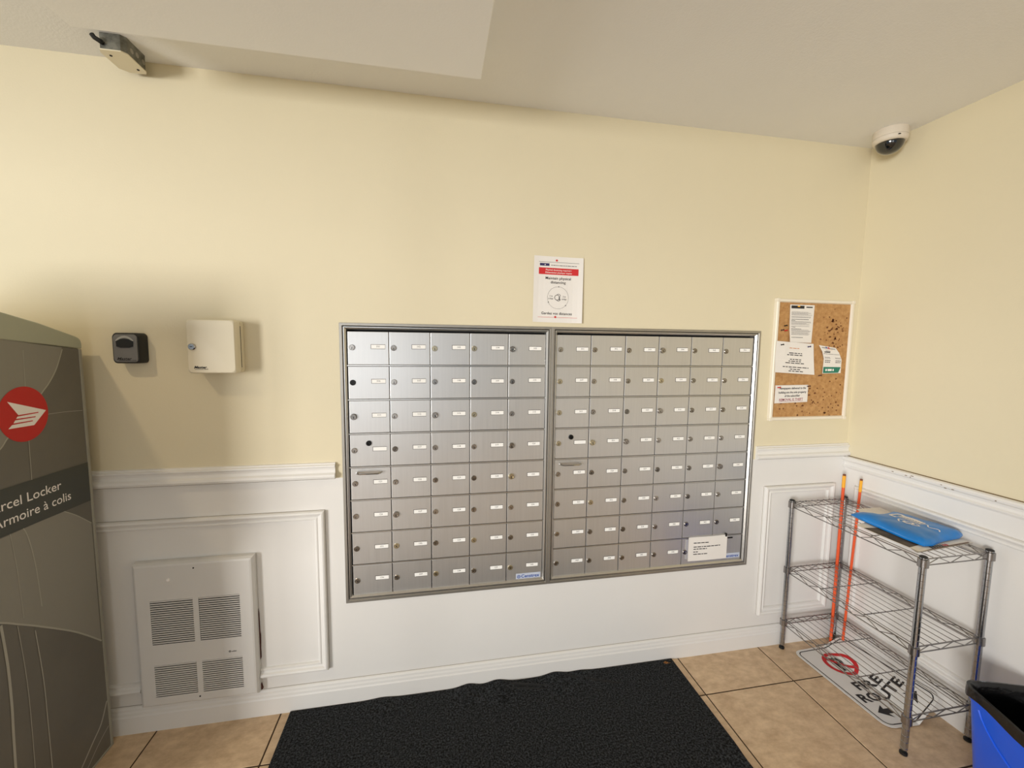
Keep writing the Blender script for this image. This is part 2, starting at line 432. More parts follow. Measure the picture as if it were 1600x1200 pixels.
# ================================================================== MAILBOX UNITS
DY = 0.006                      # door face
ROW0, PITCH, NR = 1.584, 0.1400, 8
def mailbox_unit(X0, X1, cols, label, merge_last, seed):
    rng = random.Random(seed)
    Z0, Z1 = 0.447, 1.614
    t = thing('mailbox_unit', (X0, 0, Z0), label, 'mailbox', None)
    b = MB(); b.box(X0 + 0.006, X1 - 0.006, 0.034, 0.13, Z0 + 0.006, Z1 - 0.006)
    b.build('cabinet_back', 'black_void', t)
    def ring(name, i0, wdt, y0, y1, mt, bot=0.0, bev=0.0012):
        b = MB()
        a0, a1, c0, c1 = X0 + i0, X1 - i0, Z0 + i0 + bot, Z1 - i0
        prof = [(0, y1), (0, y0), (wdt, y0), (wdt, y1)]
        b.sweep([(a0, c0), (a1, c0), (a1, c1), (a0, c1)], prof, lambda a, z, d: (a, d, z), closed=True)
        return b.build(name, mt, t, bevel=bev, seg=1)
    def ring_ch(name, i0, wdt, y0, y1, mt, bot):
        b = MB(); a0, a1, c0, c1 = X0 + i0, X1 - i0, Z0 + i0 + bot, Z1 - i0
        b.sweep([(a0, c0), (a1, c0), (a1, c1), (a0, c1)], [(0, y1), (0, y0), (wdt * 0.3, y0), (wdt, y0 + 0.0064), (wdt, y1)], lambda a, z, d: (a, d, z), closed=True)
        return b.build(name, mt, t)
    fl = ring('trim_frame', 0.0, 0.0115, -0.007, 0.034, 'alu_dark')
    b = MB(); b.box(X0 + 0.0115, X1 - 0.0115, -0.0045, 0.034, Z0 + 0.0115, Z0 + 0.0165)
    b.build('sill', 'alu_dark', t)
    ring_ch('door_frame', 0.0150, 0.0095, -0.004, 0.034, 'alu', 0.003)
    # shelf rails between the rows
    for r in range(NR + 1):
        z = ROW0 - r * PITCH
        if r in (0, NR): continue
        b = MB(); b.box(cols[0] - 0.002, cols[-1] + 0.002, DY - 0.001, 0.034, z - 0.0021, z + 0.0021)
        b.build('shelf_rail', 'alu', t)
    # shared meshes
    lockmesh = {}
    for r in range(NR):
        z1 = ROW0 - r * PITCH - 0.0036; z0 = ROW0 - (r + 1) * PITCH + 0.0036
        c = 0
        while c < len(cols) - 1:
            x0 = cols[c] + 0.0016; last = c + 1
            if merge_last and r == NR - 1 and c == len(cols) - 3: last = c + 2
            x1 = cols[last] - 0.0016
            b = MB(); b.box(x0, x1, DY, DY + 0.012, z0, z1)
            d = b.build('door', 'alu_door', t, loc=((x0 + x1) / 2, DY, (z0 + z1) / 2), bevel=0.0012, seg=2)
            zc = (z0 + z1) / 2 + 0.002
            # lock
            xl = x0 + 0.0165
            kind = 'lock_dark' if (r == 1 and c == 0 and not merge_last) else ('brass' if rng.random() < 0.12 else 'lock')
            big = rng.random() < 0.09
            zl = zc + rng.uniform(-0.001, 0.001); rad = 0.0115 if not big else 0.013; pro = 0.0045 if not big else 0.010
            b = MB()
            b.lathe([(rad, 0.0), (rad, pro * 0.6), (rad * 0.86, pro), (rad * 0.62, pro), (rad * 0.55, pro * 0.75)], (xl, DY, zl), (0, -1, 0), n=16, cap0=False)
            th = rng.uniform(-0.5, 0.5); ca, sa = math.cos(th), math.sin(th)
            rr = lambda a, h: (xl + a * ca - h * sa, DY - pro * 0.75 - 0.0003, zl + a * sa + h * ca - 0.001)
            b.add([rr(-0.0013, -0.0055), rr(0.0013, -0.0055), rr(0.0013, 0.003), rr(-0.0013, 0.003)], [(0, 1, 2, 3)], 1)
            b.build('lock', [kind, 'slot'], d, smooth=True)
            # number plate
            if not (last - c == 2):
                xa = x0 + 0.090; xb = x0 + 0.144 if x1 - x0 > 0.155 else x1 - 0.016
                zp = zc + 0.0045 + rng.uniform(-0.0015, 0.0015)
                b = MB()
                b.box(xa - 0.0018, xb + 0.0006, DY - 0.0007, DY, zp - 0.0095, zp + 0.0095, 2)
                b.box(xa, xb, DY - 0.0012, DY - 0.0005, zp - 0.0078, zp + 0.0078, 0)
                if not (r == 3 and c == 0):
                    num = 101 + r * 5 + c if not merge_last else 301 + r * 6 + c
                    text(b, str(num), 0.0072, (xa + xb) / 2, zp - 0.0026, lambda a, q: (a, DY - 0.0015, q), 1, 'c', res=1)
                b.build('number_plate', ['paper_warm', 'ink', 'plate_edge'], d)
            if r == 3 and c == 0:
                xk = x0 + 0.0735
                b = MB(); b.lathe([(0.011, 0), (0.011, 0.005), (0.009, 0.007), (0.005, 0.007), (0.004, 0.004)], (xk, DY, zc + 0.0285), (0, -1, 0), n=16, cap0=False)
                o = b.build('master_lock', 'lock_dark', d, smooth=True); o['label'] = 'black second lock above the number plate'
            if r == 4 and c == 0:
                xh0, xh1 = x0 + 0.024, x0 + 0.122; zh = z1 - 0.018
                b = MB(); b.tube([(xh0, DY, zh), (xh0 + 0.004, DY - 0.016, zh), (xh0 + 0.014, DY - 0.024, zh), (xh1 - 0.014, DY - 0.024, zh), (xh1 - 0.004, DY - 0.016, zh), (xh1, DY, zh)], 0.0038, 8)
                b.build('pull_handle', 'chrome', d, smooth=True)
            if r == NR - 1 and last == len(cols) - 1:
                xe = x1 - 0.008; xs_ = xe - 0.108
                zs = z0 + (0.010 if merge_last else 0.003)
                b = MB()
                b.box(xs_ - 0.003, xe + 0.003, DY - 0.0006, DY, zs + 0.007, zs + 0.032, 1)
                fm = lambda a, q: (a, DY - 0.001, q)
                ringdec(b, xs_ + 0.010, zs + 0.0175, 0.0050, 0.0078, fm, 0, 20)
                ringdec(b, xs_ + 0.010, zs + 0.0175, 0.0, 0.0026, fm, 0, 10)
                text(b, 'Censtrex', 0.0145, xs_ + 0.021, zs + 0.0115, fm, 0, 'l', width=0.085, bold=0.02)
                b.build('maker_sticker', ['ink_blue', 'pale_blue'], d)
            c = last
    return t
LC = [0.4165, 0.5775, 0.742, 0.9065, 1.071, 1.2365]
RC = [1.2855, 1.445, 1.609, 1.774, 1.939, 2.104, 2.268]
mailbox_unit(0.389, 1.261, LC, 'left aluminium mailbox unit, five doors wide, set into the cream wall', False, 11)
mailbox_unit(1.2615, 2.295, RC, 'right aluminium mailbox unit, six doors wide, with a white notice at its lower right', True, 12)

# notice taped on the right unit
rng = random.Random(5)
NY = DY - 0.004
fm = lambda a, q: (a, NY - 0.0006 - 0.002 * math.sin((a - 1.97) * 14) ** 2, q)
b = MB()
n = 10
for i in range(n):
    a0 = 1.972 + 0.212 * i / n; a1 = 1.972 + 0.212 * (i + 1) / n
    b.add([fm(a0, 0.488), fm(a1, 0.488), fm(a1, 0.609), fm(a0, 0.609)], [(0, 1, 2, 3)], 0)
fp = lambda a, q: (a, fm(a, q)[1] - 0.0005, q)
for z, f in ((0.577, 0.5), (0.557, 0.92), (0.546, 0.45), (0.532, 0.19), (0.520, 0.5)):
    bars(b, 2.0, 2.16, z, 0.0042, fp, 1, rng, f)
b.box(1.960, 1.974, NY + 0.0005, DY - 0.0002, 0.50, 0.60, 2)
b.box(1.98, 2.18, NY + 0.0002, DY - 0.0002, 0.604, 0.612, 2)
tag(b.build('paper_notice', ['paper', 'ink', 'tape_clear']), 'white typed notice taped across the wide lower right mailbox door', 'notice')
b = MB(); b.box(2.172, 2.178, NY - 0.006, DY, 0.602, 0.618); b.box(2.188, 2.216, NY + 0.001, DY, 0.588, 0.5935)
tag(b.build('tape_strip', 'lock_dark'), 'short black tape pieces at the upper right corner of the mailbox notice', 'tape')

# ================================================================== POSTER
def paper_map(x0, z0, ux, uz, base, curl):
    def f(a, q): return (x0 + a * ux[0] + q * uz[0], base + curl(a, q), z0 + a * ux[1] + q * uz[1])
    return f
pw, ph = 0.219, 0.279
def curl(a, q): return -0.0015 - 0.010 * max(0, (a - 0.15) / 0.07) ** 2 * (1 - 0.6 * q / ph) - 0.003 * max(0, (0.03 - a) / 0.03)
pm = paper_map(1.1735, 1.634, (1.0, -0.013), (0.010, 1.0), 0.0, curl)
b = MB()
nx, nz = 10, 6
gv = [pm(pw * i / nx, ph * j / nz) for j in range(nz + 1) for i in range(nx + 1)]
b.add(gv, [(j * (nx + 1) + i, j * (nx + 1) + i + 1, (j + 1) * (nx + 1) + i + 1, (j + 1) * (nx + 1) + i) for j in range(nz) for i in range(nx)], 0)
pp = lambda a, q: (pm(a, q)[0], pm(a, q)[1] - 0.0007, pm(a, q)[2])
pq = lambda a, q: (pm(a, q)[0], pm(a, q)[1] - 0.0012, pm(a, q)[2])
def seg_rect(a0, a1, q0, q1, f, m, n=6):
    for i in range(n): rect(b, a0 + (a1 - a0) * i / n, a0 + (a1 - a0) * (i + 1) / n, q0, q1, f, m)
seg_rect(0.022, 0.200, 0.2545, 0.2557, pp, 1)
seg_rect(0.022, 0.198, 0.0215, 0.0227, pp, 2)
discdec(b, 0.100, 0.0235, 0.0045, pq, 2, 12); discdec(b, 0.100, 0.263, 0.0045, pq, 2, 12)
seg_rect(0.026, 0.068, 0.2385, 0.2495, pp, 3, 3); discdec(b, 0.049, 0.243, 0.0024, pq, 4, 8)
bars(b, 0.076, 0.19, 0.2408, 0.003, pp, 5, rng)
seg_rect(0.022, 0.198, 0.203, 0.231, pp, 2)
text(b, 'Physical distancing required /', 0.0062, 0.110, 0.2195, pq, 4, 'c', width=0.115, bold=0.01)
text(b, 'Distanciation physique requise', 0.0062, 0.110, 0.2085, pq, 4, 'c', width=0.118, bold=0.01)
text(b, 'Maintain physical', 0.0105, 0.109, 0.183, pp, 1, 'c', width=0.113, bold=0.012)
text(b, 'distancing', 0.0105, 0.109, 0.166, pp, 1, 'c', width=0.067, bold=0.012)
ringdec(b, 0.110, 0.106, 0.0465, 0.0474, pp, 5, 60)
for ang in (88, 205, 318): discdec(b, 0.110 + 0.047 * math.cos(math.radians(ang)), 0.106 + 0.047 * math.sin(math.radians(ang)), 0.0022, pq, 1, 8)
ringdec(b, 0.106, 0.107, 0.0098, 0.0118, pp, 1, 20)
ringdec(b, 0.112, 0.113, 0.0078, 0.0095, pp, 1, 16, 0, 150); ringdec(b, 0.112, 0.101, 0.0078, 0.0095, pp, 1, 16, 200, 360)
rect(b, 0.114, 0.118, 0.097, 0.112, pq, 1)
for s_, a, q in (('2 m', 0.079, 0.110), ('6 ft/pi', 0.078, 0.099), ('2 m', 0.138, 0.109), ('6 ft/pi', 0.138, 0.098)):
    text(b, s_, 0.006, a, q, pp, 1, 'c', bold=0.01)
text(b, 'Gardez vos distances', 0.0105, 0.106, 0.034, pp, 1, 'c', width=0.137, bold=0.012)
tag(b.build('poster', ['paper', 'ink', 'ink_red', 'ink_navy', 'ink_white', 'ink_grey']), 'white physical distancing poster with a red band, pinned above the mailboxes', 'poster')

# ================================================================== CORK BOARD
t = thing('cork_board', (2.363, 0, 1.18), 'cork bulletin board in a narrow white frame on the cream wall', 'bulletin board')
b = MB(); b.sweep([(2.363, 1.181), (2.805, 1.181), (2.805, 1.769), (2.363, 1.769)], [(0, 0.0005), (0, 0.016), (0.003, 0.019), (0.013, 0.019), (0.017, 0.013), (0.017, 0.0005)], BK, closed=True)
b.build('frame', 'cream_plastic', t, smooth=True)
for x, z in ((2.363, 1.181), (2.363, 1.757), (2.793, 1.757), (2.793, 1.181)):
    b = MB(); b.box(x - 0.002, x + 0.014, -0.021, -0.0005, z - 0.002, z + 0.014); b.build('corner_cap', 'cream_plastic', t, bevel=0.002)
b = MB(); b.box(2.378, 2.790, -0.0115, -0.001, 1.196, 1.754)
rng = random.Random(8)
ck = b.build('cork_panel', 'cork', t)
b = MB()
for k in range(150):
    if k < 85: x, z = rng.uniform(2.42, 2.78), rng.gauss(1.27, 0.045)
    else: x, z = rng.gauss(2.70, 0.03), rng.gauss(1.62, 0.05)
    if not (1.2 < z < 1.75 and 2.385 < x < 2.785): continue
    r = rng.uniform(0.0012, 0.0055); th = rng.uniform(0, 3.14)
    b.poly([(x + r * math.cos(th + a) * (1.8 if i % 2 else 1), -0.0119, z + r * math.sin(th + a)) for i, a in enumerate([0, 1.3, 2.5, 3.6, 5.0])], 0)
o = b.build('stain', 'stain', ck); o['kind'] = 'stuff'

def sheet(name, pts, nx, nz, curlf, prints, mats, label, yb=-0.0122):
    """quad sheet: pts = bottom-left, bottom-right, top-right, top-left (x,z); curlf(u,v) = lift from the board"""
    def f(u, v, up=0.0):
        a = [pts[0][k] * (1 - u) + pts[1][k] * u for k in (0, 1)]; c = [pts[3][k] * (1 - u) + pts[2][k] * u for k in (0, 1)]
        return (a[0] * (1 - v) + c[0] * v, yb - curlf(u, v) - up, a[1] * (1 - v) + c[1] * v)
    b = MB()
    gv = [f(i / nx, j / nz) for j in range(nz + 1) for i in range(nx + 1)]
    b.add(gv, [(j * (nx + 1) + i, j * (nx + 1) + i + 1, (j + 1) * (nx + 1) + i + 1, (j + 1) * (nx + 1) + i) for j in range(nz) for i in range(nx)], 0)
    prints(b, lambda u, v: f(u, v, 0.0006))
    return tag(b.build(name, mats), label, 'notice', None)
rng = random.Random(21)
def pr1(b, f):
    rect(b, 0.05, 0.58, 0.90, 0.975, f, 1); rect(b, 0.30, 0.40, 0.94, 0.972, lambda u, v: (f(u, v)[0], f(u, v)[1] - 0.0005, f(u, v)[2]), 2)
    rect(b, 0.66, 0.92, 0.925, 0.955, f, 1)
    for v in [0.80, 0.775, 0.75, 0.725, 0.68, 0.655, 0.55, 0.525, 0.50, 0.475, 0.43, 0.33, 0.305, 0.28, 0.255, 0.23, 0.205]:
        bars(b, 0.07, 0.93, v, 0.010, f, 3, rng, rng.uniform(0.75, 1))
    for v, w_ in ((0.605, 0.85), (0.575, 0.18), (0.40, 0.2), (0.355, 0.5), (0.13, 0.6)): bars(b, 0.07, 0.93, v, 0.013, f, 1, rng, w_)
sheet('paper_notice', [(2.445, 1.562), (2.572, 1.561), (2.576, 1.743), (2.438, 1.743)], 4, 6, lambda u, v: 0.002 + 0.016 * max(0, 0.4 - v) ** 1 * (1 - u), pr1,
      ['paper', 'ink', 'amber', 'ink_grey'], 'tall white typed sheet with a black heading at the top of the cork board')
def pr2(b, f):
    bars(b, 0.36, 0.62, 0.80, 0.022, f, 2, rng, 1)
    for v, w_ in ((0.64, 0.40), (0.58, 0.52), (0.44, 0.34), (0.38, 0.42), (0.32, 0.62), (0.19, 0.78), (0.12, 0.34), (0.06, 0.46)):
        bars(b, 0.1, 0.95, v, 0.026, f, 1, rng, w_, 'c')
sheet('paper_notice', [(2.367, 1.418), (2.592, 1.405), (2.574, 1.556), (2.365, 1.568)], 8, 5, lambda u, v: 0.003 + 0.008 * abs(v - 0.5) * (1 if u < 0.3 else 0.3) + 0.010 * max(0, u - 0.8), pr2,
      ['paper', 'ink', 'ink_orange'], 'wide curling white notice with centred lines on the left of the cork board', -0.0195)
def pr3(b, f):
    for s_, v, w_ in (('Newspapers delivered to the', 0.77, 0.80), ('building are the sole property', 0.54, 0.84), ('of the subscriber', 0.34, 0.47)):
        text(b, s_, 0.115, 0.53, v, f, 1, 'c', width=w_, bold=0.02)
    text(b, 'REMOVAL IS THEFT', 0.135, 0.50, 0.115, f, 2, 'c', width=0.72, bold=0.01)
    rect(b, 0.14, 0.86, 0.07, 0.085, f, 2)
sheet('paper_notice', [(2.386, 1.265), (2.574, 1.270), (2.573, 1.355), (2.386, 1.353)], 4, 2, lambda u, v: 0.002, pr3,
      ['paper', 'ink', 'ink_maroon'], 'small white notice about newspapers with a maroon line at the bottom of the cork board')
# folded flyer
t = MB()
prof = [((2.644, 1.411), (2.752, 1.413), 0.006), ((2.652, 1.484), (2.758, 1.479), 0.0008), ((2.632, 1.520), (2.732, 1.513), 0.008), ((2.617, 1.551), (2.716, 1.538), 0.0015)]
def fl(u, v, up=0.0):
    s_ = v * 3; i = min(2, int(s_)); k = s_ - i
    (l0, r0, d0), (l1, r1, d1) = prof[i], prof[i + 1]
    a = [l0[j] * (1 - u) + r0[j] * u for j in (0, 1)]; c = [l1[j] * (1 - u) + r1[j] * u for j in (0, 1)]
    return (a[0] * (1 - k) + c[0] * k, -0.013 - (d0 * (1 - k) + d1 * k) - up, a[1] * (1 - k) + c[1] * k)
for i in range(3): t.add([fl(0, i / 3), fl(1, i / 3), fl(1, (i + 1) / 3), fl(0, (i + 1) / 3)], [(0, 1, 2, 3)], 0)
ff = lambda u, v: fl(u, v, 0.0007)
fg = lambda u, v: fl(u, v, 0.0013)
rect(t, 0.03, 0.97, 0.01, 0.15, ff, 1); bars(t, 0.14, 0.6, 0.055, 0.05, fg, 2, rng)
t.add([fg(0.85, 0.01), fg(0.99, 0.01), fg(0.99, 0.17)], [(0, 1, 2)], 0)
for v in (0.25, 0.29, 0.36, 0.40):
    bars(t, 0.08, 0.38, v, 0.02, ff, 3, rng); bars(t, 0.66, 0.95, v, 0.02, ff, 3, rng)
bars(t, 0.06, 0.95, 0.56, 0.022, ff, 3, rng)
rect(t, 0.12, 0.46, 0.63, 0.672, ff, 4); rect(t, 0.22, 0.5, 0.69, 0.72, ff, 4)
rect(t, 0.1, 0.9, 0.87, 0.90, ff, 4); rect(t, 0.46, 0.56, 0.86, 0.95, fg, 5); rect(t, 0.35, 0.42, 0.88, 0.97, fg, 6)
bars(t, 0.25, 0.7, 0.80, 0.015, ff, 7, rng)
tag(t.build('flyer', ['paper', 'ink_green', 'ink_white', 'ink_grey', 'ink', 'ink_red', 'ink_blue', 'ink_orange']), 'folded white flyer with a green bottom band on the right of the cork board', 'flyer')
# push pins
def pin(x, z, mt, label, yb=-0.012, d=(0.5, -1, 0.2)):
    b = MB(); D = Vector(d).normalized(); c = Vector((x, yb, z))
    b.lathe([(0.0006, 0), (0.0006, 0.003), (0.004, 0.0032), (0.004, 0.0045), (0.0024, 0.006), (0.0024, 0.011), (0.0038, 0.012), (0.0038, 0.0145), (0.002, 0.0152)], c, D, n=10)
    tag(b.build('push_pin', mt, loc=(x, yb, z), smooth=True), label, 'pin', 'push pins on the cork board')
pin(2.413, 1.640, 'lock_dark', 'black push pin in bare cork left of the tall typed sheet')
pin(2.396, 1.619, 'rust', 'dark red push pin in bare cork near the white frame, left of the tall sheet')
pin(2.416, 1.617, 'post_red', 'red push pin in bare cork just under the black pin')
pin(2.391, 1.549, 'lock_dark', 'black push pin at the upper left of the curling notice', -0.0225)
pin(2.542, 1.541, 'ink_navy', 'navy push pin at the upper right of the curling notice', -0.0235)
pin(2.397, 1.342, 'post_red', 'bright red push pin at the upper left of the newspaper notice', -0.0143)
pin(2.566, 1.347, 'rust', 'dark red push pin at the upper right of the newspaper notice', -0.0143)
pin(2.628, 1.400, 'rust', 'dark red push pin in bare cork just below the flyer')

# ================================================================== KEY LOCK BOX
def rrect(x0, x1, z0, z1, r, n=4):
    pts = []
    for cx, cz, a0 in ((x1 - r, z1 - r, 0), (x0 + r, z1 - r, 90), (x0 + r, z0 + r, 180), (x1 - r, z0 + r, 270)):
        for i in range(n + 1):
            a = math.radians(a0 + 90 * i / n); pts.append((cx + r * math.cos(a), cz + r * math.sin(a)))
    return pts
t = thing('key_lock_box', (-0.32, 0, 1.45), 'small black wall key safe with a grey face, beside the parcel locker', 'lock box')
def lb(x0, x1, z0, z1, r, y, bulge=0.0):
    return [(x, -y, z + (bulge * (1 - ((x - (x0 + x1) / 2) / ((x1 - x0) / 2)) ** 2) if z > (z0 + z1) / 2 else 0)) for x, z in rrect(x0, x1, z0, z1, r)]
BX0, BX1, BZ0, BZ1 = -0.362, -0.276, 1.452, 1.558
b = MB(); b.rings([lb(BX0, BX1, BZ0, BZ1, 0.012, 0.0005, 0.006), lb(BX0, BX1, BZ0, BZ1, 0.012, 0.040, 0.006), lb(BX0 + 0.003, BX1 - 0.003, BZ0 + 0.003, BZ1 - 0.003, 0.011, 0.046, 0.006)], 0, True, True, True)
b.build('body', 'black_plastic', t, smooth=True)
b = MB(); b.rings([lb(BX0 + 0.006, BX1 - 0.006, BZ0 + 0.005, BZ1 - 0.005, 0.010, 0.046, 0.005), lb(BX0 + 0.007, BX1 - 0.007, BZ0 + 0.006, BZ1 - 0.006, 0.010, 0.049, 0.005)], 0, True, False, True)
fc = b.build('face_plate', 'grey_metal', t, smooth=True)
b = MB(); ringdec(b, -0.319, 1.503, 0.040, 0.047, lambda a, q: (a, -0.0505, q), 0, 16, 40, 140, 0.78)
b.build('hood', 'silver_face', t)
b = MB(); b.prism([(-0.344, 1.512), (-0.332, 1.508), (-0.306, 1.508), (-0.294, 1.512), (-0.293, 1.531), (-0.305, 1.538), (-0.319, 1.540), (-0.333, 1.538), (-0.345, 1.531)], lambda a, q: (a, -0.048, q), lambda a, q: (a, -0.052, q))
b.build('dial_cover', 'black_plastic', t)
b = MB(); text(b, 'Master', 0.009, -0.346, 1.4645, lambda a, q: (a, -0.0494, q), 0, 'l', width=0.046, bold=0.03, shear=0.3)
text(b, 'LOCK', 0.004, -0.302, 1.4605, lambda a, q: (a, -0.0494, q), 0, 'l', bold=0.02)
rect(b, -0.342, -0.304, 1.4615, 1.463, lambda a, q: (a, -0.0494, q), 0)
b.build('brand_mark', 'ink', t)

# ================================================================== KEY CABINET
t = thing('key_cabinet', (-0.035, 0, 1.415), 'cream steel key cabinet with a small round lock, left of the poster', 'cabinet')
KX0, KX1, KZ0, KZ1 = -0.113, 0.045, 1.418, 1.612
def kr(i, y, r=0.012): return [(x, -y, z) for x, z in rrect(KX0 + i, KX1 - i, KZ0 + i, KZ1 - i, r)]
b = MB(); b.rings([kr(0, 0.0005), kr(0, 0.026)], 0, True, True, False); b.rings([kr(0.004, 0.026), kr(0.004, 0.030)], 1); b.poly(kr(0, 0.026), 0)
b.build('body', ['cream_metal', 'gap'], t, smooth=True)
b = MB(); b.rings([kr(0.0, 0.030), kr(0.0, 0.052), kr(0.0008, 0.055), kr(0.0, 0.056), kr(0.0, 0.069), kr(0.003, 0.0735), kr(0.006, 0.0742)], 0, True, True, True)
b.box(KX1 - 0.0005, KX1 + 0.0006, -0.0295, -0.0265, KZ0 + 0.02, KZ1 - 0.02, 1)
dr = b.build('door', ['cream_metal', 'slot'], t, smooth=True)
b = MB(); b.lathe([(0.0125, 0), (0.0125, 0.003), (0.010, 0.006)], (-0.095, -0.074, 1.514), (0, -1, 0), n=18)
b.box(-0.099, -0.091, -0.0806, -0.0795, 1.513, 1.515, 1)
b.build('lock', ['chrome', 'slot'], dr, smooth=True)
b = MB(); fk = lambda a, q: (a, -0.0748, q)
text(b, 'Master', 0.0085, -0.092, 1.436, fk, 0, 'l', width=0.042, bold=0.03, shear=0.3)
text(b, 'LOCK', 0.0035, -0.060, 1.4315, fk, 0, 'l', bold=0.02); rect(b, -0.090, -0.062, 1.432, 1.4334, fk, 0)
b.build('brand_mark', 'ink', dr)

# ================================================================== WALL HEATER
t = thing('wall_heater', (-0.16, 0, 0.10), 'white metal wall heater with four louvred grilles, low on the panelled wall', 'heater')
GR = [(-0.308, -0.163, 0.371, 0.547, 20), (-0.143, 0.0, 0.371, 0.547, 20), (-0.309, -0.165, 0.156, 0.286, 15), (-0.145, 0.0, 0.156, 0.286, 15)]
HY = 0.034
b = MB()
gx = [-0.352, -0.3085, -0.164, -0.144, 0.0, 0.040]; gz = [0.125, 0.156, 0.286, 0.371, 0.547, 0.682]
for i in range(5):
    for j in range(5):
        if i in (1, 3) and j in (1, 3): continue
        b.add([(gx[i], -HY, gz[j]), (gx[i + 1], -HY, gz[j]), (gx[i + 1], -HY, gz[j + 1]), (gx[i], -HY, gz[j + 1])], [(0, 1, 2, 3)])
def hr(i0, i1, zb, zt, y): return [(i0, -y, zb), (i1, -y, zb), (i1, -y, zt), (i0, -y, zt)]
b.rings([hr(-0.352, 0.040, 0.125, 0.682, HY), hr(-0.358, 0.046, 0.119, 0.689, HY - 0.002), hr(-0.366, 0.052, 0.112, 0.695, 0.022), hr(-0.366, 0.052, 0.112, 0.695, 0.001)], 0)
cov = b.build('cover', 'heater', t)
b = MB(); b.box(-0.33, 0.02, -0.012, -0.002, 0.14, 0.57); b.build('core', 'black_void', t)
for x0, x1, z0, z1, n in GR:
    p_ = (z1 - z0) / n; base = None
    for k in range(n):
        zc = z0 + p_ * (k + 0.62)
        if base is None:
            s_ = MB(); s_.prism([(-HY + 0.0002, zc - 0.0024), (-HY + 0.0002, zc + 0.0020), (-HY + 0.003, zc + 0.0020), (-HY + 0.003, zc - 0.0024)],
                                lambda a, q: (x0, a, q), lambda a, q: (x1, a, q))
            base = s_.build('slat', 'heater', cov, loc=((x0 + x1) / 2, -HY, zc)); bz = zc
        else:
            o = bpy.data.objects.new('slat', base.data); COL.objects.link(o); o.parent = cov
            o.location = base.location + Vector((0, 0, zc - bz))
b = MB(); b.lathe([(0.0065, 0), (0.006, 0.004), (0.003, 0.006)], (-0.243, -HY, 0.628), (0, -1, 0), n=14); b.build('thermostat_button', 'ink_white', t, smooth=True)
for x, z in ((-0.155, 0.668), (-0.158, 0.139)):
    b = MB(); b.lathe([(0.003, 0), (0.0028, 0.0012)], (x, -HY, z), (0, -1, 0), n=10); b.build('screw', 'lock_dark', t)
b = MB(); fh = lambda a, q: (a, -HY - 0.0004, q)
ringdec(b, -0.044, 0.3125, 0.0018, 0.0042, fh, 0, 14); text(b, 'uellet', 0.0055, -0.038, 0.3098, fh, 0, 'l', bold=0.015)
b.build('brand_mark', 'ink', t)
b = MB()
pts = [(0.0525, 0.46), (0.0545, 0.44), (0.0550, 0.40), (0.0555, 0.36), (0.0572, 0.345), (0.0565, 0.31), (0.0555, 0.29), (0.0560, 0.25), (0.0525, 0.24)]
b.prism(pts, lambda a, q: (a, -0.0006, q), lambda a, q: (a, -0.004, q))
b.prism([(0.0525, 0.14), (0.058, 0.115), (0.050, 0.109), (0.044, 0.111)], lambda a, q: (a, -0.0006, q), lambda a, q: (a, -0.009, q))
o = b.build('rust_residue', 'rust', t); o['label'] = 'brown flaking residue along the right edge'

# ================================================================== PARCEL LOCKER
PX = -0.455
t = thing('parcel_locker', (-0.75, -0.35, 0), 'tall dark grey parcel locker with a sage lid and round red emblem', 'locker')
def lid(y): return 1.4965 - 0.106 * y
b = MB(); prof = [(-0.058, 0.008), (-0.058, lid(-0.058)), (-0.56, lid(-0.56)), (-0.56, 0.008)]
b.prism(prof, lambda a, q: (-1.06, a, q), lambda a, q: (PX, a, q)); b.build('side_panel', 'locker', t)
b = MB()
b.box(-1.06, PX + 0.002, -0.058, -0.046, 0.006, 1.502)
b.box(-1.06, PX + 0.003, -0.56, -0.046, 0.0, 0.008)
b.build('edge_strip', 'locker_edge', t, bevel=0.002)
top = [(-0.046, 1.5030), (-0.046, 1.520), (-0.050, 1.533), (-0.058, 1.541), (-0.070, 1.546), (-0.20, 1.584), (-0.32, 1.611), (-0.56, 1.680), (-0.56, lid(-0.56) + 0.001)]
b = MB(); b.prism(top, lambda a, q: (-1.06, a, q), lambda a, q: (PX + 0.004, a, q)); b.build('lid', 'locker_lid', t, bevel=0.004)
F0 = lambda a, q: (PX + 0.0005, a, q); F1 = lambda a, q: (PX + 0.0010, a, q); F2 = lambda a, q: (PX + 0.0015, a, q); F3 = lambda a, q: (PX + 0.0020, a, q)
b = MB()   # swoosh print
b.poly([F0(*p) for p in [(-0.122, 1.508), (-0.149, 1.44), (-0.179, 1.396), (-0.21, 1.363), (-0.288, 1.276), (-0.325, 1.247), (-0.352, 1.218), (-0.42, 1.18), (-0.555, 1.10), (-0.555, 1.562)]], 0)
ribbon(b, [(-0.122, 1.502), (-0.149, 1.44), (-0.179, 1.396), (-0.21, 1.363), (-0.288, 1.276), (-0.325, 1.247), (-0.352, 1.218), (-0.42, 1.18)], 0.004, F1, 1)
ribbon(b, [(-0.21, 1.296), (-0.14, 1.294), (-0.062, 1.288)], 0.0015, F1, 1)
ribbon(b, [(-0.255, 1.50), (-0.262, 1.30), (-0.266, 1.10)], 0.002, F1, 1)
b.poly([F0(*p) for p in [(-0.257, 0.967), (-0.169, 0.967), (-0.12, 0.931), (-0.063, 0.880), (-0.063, 0.43), (-0.123, 0.496), (-0.183, 0.555), (-0.289, 0.646), (-0.396, 0.731), (-0.50, 0.80), (-0.65, 0.88), (-0.65, 0.967)]], 0)
ribbon(b, [(-0.169, 0.966), (-0.12, 0.931), (-0.063, 0.880)], 0.0025, F1, 1)
